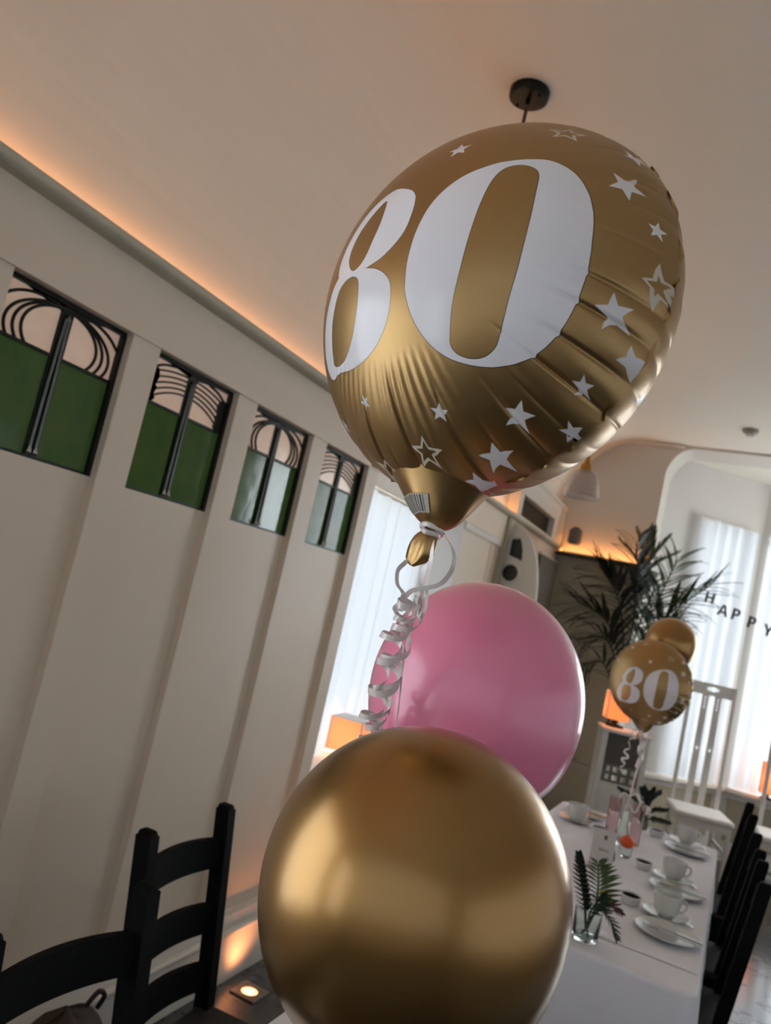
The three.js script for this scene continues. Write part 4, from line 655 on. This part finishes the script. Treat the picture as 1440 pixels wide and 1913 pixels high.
// foliage
function blade(len, wid, bend, n = 8) { return grid(2, n, (u, v) => { const w = wid * Math.sin(Math.PI * Math.pow(v, 0.75) * 0.98 + 0.03) * (u - 0.5); return [w, len * v * (1 - 0.25 * bend * v), bend * len * 0.6 * v * v + Math.abs(u - 0.5) * wid * 0.25]; }); }
function place(g, p, dir, roll = 0) { const d = dir.clone().normalize(), q = new THREE.Quaternion().setFromUnitVectors(V(0, 1, 0), d), m = new THREE.Matrix4().compose(p, q.multiply(new THREE.Quaternion().setFromAxisAngle(V(0, 1, 0), roll)), V(1, 1, 1)); return g.clone().applyMatrix4(m); }
function frondGeo(curvePts, nLeaf, leafLen, leafWid, spread, droop, start = 0.25, taper = 0.55, side) {   // rachis with two ranks of leaflets
  const c = new THREE.CatmullRomCurve3(curvePts), out = [new THREE.TubeGeometry(c, 20, leafWid * 0.28, 5)];
  for (let i = 0; i < nLeaf; i++) {
    const t = start + (1 - start) * (i / (nLeaf - 1)), p = c.getPoint(Math.min(t, 0.999)), T = c.getTangent(Math.min(t, 0.999)); let A = side ? side.clone().addScaledVector(T, -side.dot(T)) : T.clone().cross(V(0, 1, 0)); if (A.length() < 0.05) A = V(1, 0, 0); A.normalize(); const B = A.clone().cross(T);
    for (const s of [-1, 1]) { const ang = spread * (1 - 0.5 * (i / nLeaf)), d = T.clone().multiplyScalar(Math.cos(ang)).addScaledVector(A, s * Math.sin(ang)).addScaledVector(B, 0.15 - droop * 0.3 * rnd()); const L = leafLen * (0.55 + 0.45 * Math.sin(Math.PI * (0.15 + 0.75 * i / nLeaf))) * (1 - (1 - taper) * Math.pow(i / nLeaf, 3)); out.push(place(blade(L, leafWid, droop * rr(0.6, 1.2), 6), p, d, s * 0.5)); }
  }
  return mg(out);
}
{ // palm behind the table; each leaflet a piece of its frond
  const t = thing('palm', 'tall dark green palm with feathery fronds beside the bay', 'plant', [-0.86, 0, -6.34]);
  part('pot', lathe([[0, 0], [0.12, 0], [0.13, 0.02], [0.16, 0.30], [0.17, 0.30], [0.17, 0.33], [0.15, 0.33], [0.14, 0.29], [0, 0.29]], 32), std(0x3a3632, 0.6), t);
  const leafs = [0.25, 0.5, 0.75].map((b) => blade(1, 0.15, b, 7));
  const F = [ // points after the base (x, y, z), leaflet pairs, length, material
    [[0.01, 1.60, 0], [-0.10, 2.00, 0.02], [-0.27, 2.21, 0.05], 16, 0.30, 'leafDark'],
    [[0.0, 1.50, 0.02], [-0.15, 1.80, 0.06], [-0.38, 1.90, 0.12], 17, 0.30, 'leafDark'],
    [[0.0, 1.42, 0.03], [-0.13, 1.66, 0.10], [-0.32, 1.60, 0.18], 15, 0.26, 'leafDark'],
    [[0.0, 1.25, 0.03], [-0.12, 1.48, 0.10], [-0.26, 1.40, 0.18], 12, 0.22, 'leaf'],
    [[0.10, 1.55, 0.02], [0.19, 1.98, 0.03], [0.29, 2.37, 0.06], 20, 0.32, 'leafLight'],
    [[0.10, 1.50, 0], [0.25, 1.88, 0.02], [0.56, 2.23, 0.05], 19, 0.30, 'leaf'],
    [[0.06, 1.45, 0.02], [0.10, 1.82, 0.05], [0.17, 2.12, 0.08], 17, 0.26, 'leaf'],
    [[0.04, 1.55, -0.02], [0.03, 2.05, -0.04], [-0.04, 2.46, -0.02], 18, 0.30, 'leafDark'],
    [[0.08, 1.35, 0.02], [0.20, 1.68, 0.06], [0.40, 1.96, 0.10], 15, 0.26, 'leaf']];
  for (const [a, b, c, n, L, mt] of F) {
    const curve = new THREE.CatmullRomCurve3([V(0.02, 0.3, 0), V(a[0] * 0.6, 0.95, a[2]), V(...a), V(...b), V(...c)]);
    const fr = part('frond', new THREE.TubeGeometry(curve, 30, 0.0065, 6), M[mt], t);
    for (let i = 0; i < n; i++) {
      const q = 0.60 + 0.40 * (i / (n - 1)), p = curve.getPoint(Math.min(q, 0.999)), T = curve.getTangent(Math.min(q, 0.999)); let A = T.clone().cross(V(0, 0, 1)); A.normalize().addScaledVector(V(0, 0, 1), 0.35).normalize();
      for (const s of [-1, 1]) {
        const ang = (0.85 - 0.45 * i / n) * rr(0.9, 1.1), d = T.clone().multiplyScalar(Math.cos(ang)).addScaledVector(A, s * Math.sin(ang)).add(V(0, -0.10 * rnd(), 0.25 * (rnd() - 0.5))).normalize();
        const len = L * (0.55 + 0.45 * Math.sin(Math.PI * (0.2 + 0.7 * i / n))) * rr(0.9, 1.1);
        const m = part('leaflet', leafs[i % 3], M[mt], fr); m.position.copy(p); m.scale.setScalar(len);
        const sag = V(0, -1, 0).addScaledVector(d, d.y).normalize(), X = d.clone().cross(sag).normalize();   // blade bends towards +z of its own axes: turn that downwards
        m.quaternion.setFromRotationMatrix(new THREE.Matrix4().makeBasis(X, d, X.clone().cross(d)));
      }
    }
  }
}
{ // dark cone bowl on a slim white stand, small fan of fronds above it
  const t = thing('plant_stand', 'dark cone bowl with a fan of fronds on a tall slim white stand', 'plant stand', [-0.845, 0, -6.66]);
  part('pole', lathe([[0, 0], [0.11, 0], [0.11, 0.02], [0.02, 0.04], [0.018, 2.06], [0, 2.06]], 24), M.chairWhite, t);
  part('bowl', lathe([[0, 2.05], [0.02, 2.05], [0.06, 2.10], [0.115, 2.25], [0.12, 2.28], [0.108, 2.28], [0.055, 2.12], [0, 2.08]], 32), std(0x26302d, 0.5), t);
  for (const [x, y, z] of [[-0.20, 0.30, 0.06], [-0.10, 0.42, 0.02], [0.02, 0.46, 0.05], [0.14, 0.40, 0.05], [0.22, 0.27, 0.08]]) part('frond', frondGeo([V(0, 2.2, 0), V(x * 0.35, 2.2 + y * 0.5, z * 0.3), V(x, 2.2 + y * 0.9, z)], 12, 0.16, 0.017, 0.7, 0.5, 0.2), M.leafLight, t);
}
{ // fern vase on the near end of the table
  const v = thing('fern_vase', 'clear glass tumbler of fern and dark sprigs at the near end of the table', 'vase', [-0.292, Y0, -2.49]);
  part('glass', lathe([[0, 0.002], [0.034, 0], [0.038, 0.006], [0.040, 0.085], [0.0385, 0.086], [0.036, 0.010], [0, 0.007]], 36), M.glassSolid, v);
  part('fern', frondGeo([V(0.005, 0.03, 0), V(0.016, 0.10, 0.005), V(0.012, 0.16, 0.0), V(0.0, 0.215, -0.01)], 13, 0.085, 0.012, 1.25, 0.7, 0.3, 0.4, V(0.88, 0.05, -0.44)), M.leafLight, v);
  part('fern', frondGeo([V(0.004, 0.03, 0), V(0.004, 0.08, 0.01), V(0.02, 0.12, 0.02), V(0.03, 0.15, 0.03)], 9, 0.05, 0.010, 1.1, 0.7, 0.35, 0.4, V(0.88, 0.05, -0.44)), M.leaf, v);
  part('sprig', frondGeo([V(0.0, 0.03, 0.005), V(-0.015, 0.10, 0.01), V(-0.038, 0.17, 0.02), V(-0.055, 0.23, 0.02)], 14, 0.04, 0.014, 0.7, 0.4, 0.25, 0.5, V(0.88, 0.05, -0.44)), M.leafDark, v);
  part('sprig', frondGeo([V(0.0, 0.05, 0.0), V(0.035, 0.10, 0.015), V(0.065, 0.085, 0.02), V(0.09, 0.05, 0.03)], 8, 0.034, 0.007, 0.7, 0.6, 0.35), M.leafDark, v);
  part('sprig', frondGeo([V(0.0, 0.05, 0.0), V(0.03, 0.11, 0.0), V(0.055, 0.12, 0.0), V(0.085, 0.115, 0.02)], 7, 0.04, 0.007, 0.7, 0.6, 0.35), std(0x4a2a28, 0.6, { side: THREE.DoubleSide }), v);
  part('flower', mg([0, 1, 2, 3, 4].map((i) => new THREE.SphereGeometry(0.007, 10, 8).translate(0.034 + 0.007 * Math.cos(i * 1.26), 0.145 + 0.003 * (i % 2), 0.012 + 0.007 * Math.sin(i * 1.26)))), std(0xb0a03a, 0.6), v);
  part('stem', mg([tube([V(0.0, 0.03, 0.01), V(-0.012, 0.012, 0.02)], 0.003, 6, 6), tube([V(0.0, 0.05, 0.01), V(0.012, 0.012, 0.018)], 0.003, 6, 6)]), M.stem, v);
}
{ // rose vase at the far end
  const v = thing('rose_vase', 'small vase with one white rose and dark leaves at the table end', 'vase', [-0.325, Y0, -4.27]);
  part('glass', lathe([[0, 0.002], [0.022, 0], [0.026, 0.01], [0.02, 0.05], [0.014, 0.075], [0.013, 0.075], [0.018, 0.05], [0.023, 0.012], [0, 0.008]], 28), phy({ color: 0x9fb3a5, roughness: 0.05, transmission: 0.9, thickness: 0.003, ior: 1.4 }), v);
  part('rose', mg([new THREE.SphereGeometry(0.018, 16, 12).scale(1, 1.1, 1).translate(0.012, 0.098, 0.02), ...[0, 1, 2, 3, 4].map((i) => new THREE.SphereGeometry(0.016, 12, 8).scale(1, 0.9, 0.4).rotateX(-0.5).rotateY(i * 1.26).translate(0.012 + 0.010 * Math.sin(i * 1.26), 0.09, 0.02 + 0.010 * Math.cos(i * 1.26)))]), std(0xe9e4dc, 0.6), v);
  for (const [x, y, z] of [[0.09, 0.12, 0.02], [0.05, 0.19, 0.0], [-0.13, 0.155, 0.02], [0.11, 0.07, 0.04], [-0.03, 0.18, -0.03], [0.02, 0.20, 0.03]]) part('leaf_sprig', frondGeo([V(0, 0.05, 0), V(x * 0.4, 0.05 + (y - 0.05) * 0.7, z * 0.5), V(x, y, z)], 7, 0.05, 0.018, 0.8, 0.5, 0.3), M.leafDark, v);
}

// ---------------------------------------------------------------- banner
{
  const font = await new FontLoader().loadAsync('fonts/droid/droid_sans_bold.typeface.json');
  const t = thing('letter_banner', 'string of dark paper letters reading HAPPY across the bay curtain', 'banner');
  const mat = std(0x2c3134, 0.6);
  const L = [['H', -0.342, 2.205, -0.10], ['A', -0.222, 2.118, -0.12], ['P', -0.118, 2.105, -0.12], ['P', 0.012, 2.064, -0.1], ['Y', 0.142, 2.025, -0.08]];
  const line = [V(-0.80, 2.42, -7.22), V(-0.62, 2.33, -7.24)];
  for (const [ch, x, y, a] of L) {
    const g = new TextGeometry(ch, { font, size: 0.098, depth: 0.002, curveSegments: 8, bevelEnabled: false }); g.computeBoundingBox(); const b = g.boundingBox; g.translate(-(b.min.x + b.max.x) / 2, -(b.min.y + b.max.y) / 2, 0).rotateZ(a).translate(x, y, -7.25);
    part('letter', g, mat, t); line.push(V(x, y + 0.044, -7.249));
  }
  line.push(V(0.4, 2.05, -7.25), V(0.9, 2.03, -7.25), V(1.6, 2.10, -7.25));
  part('string', tube(line, 0.0012, 80, 5), M.white, t);
}

renderer.render(scene, camera);
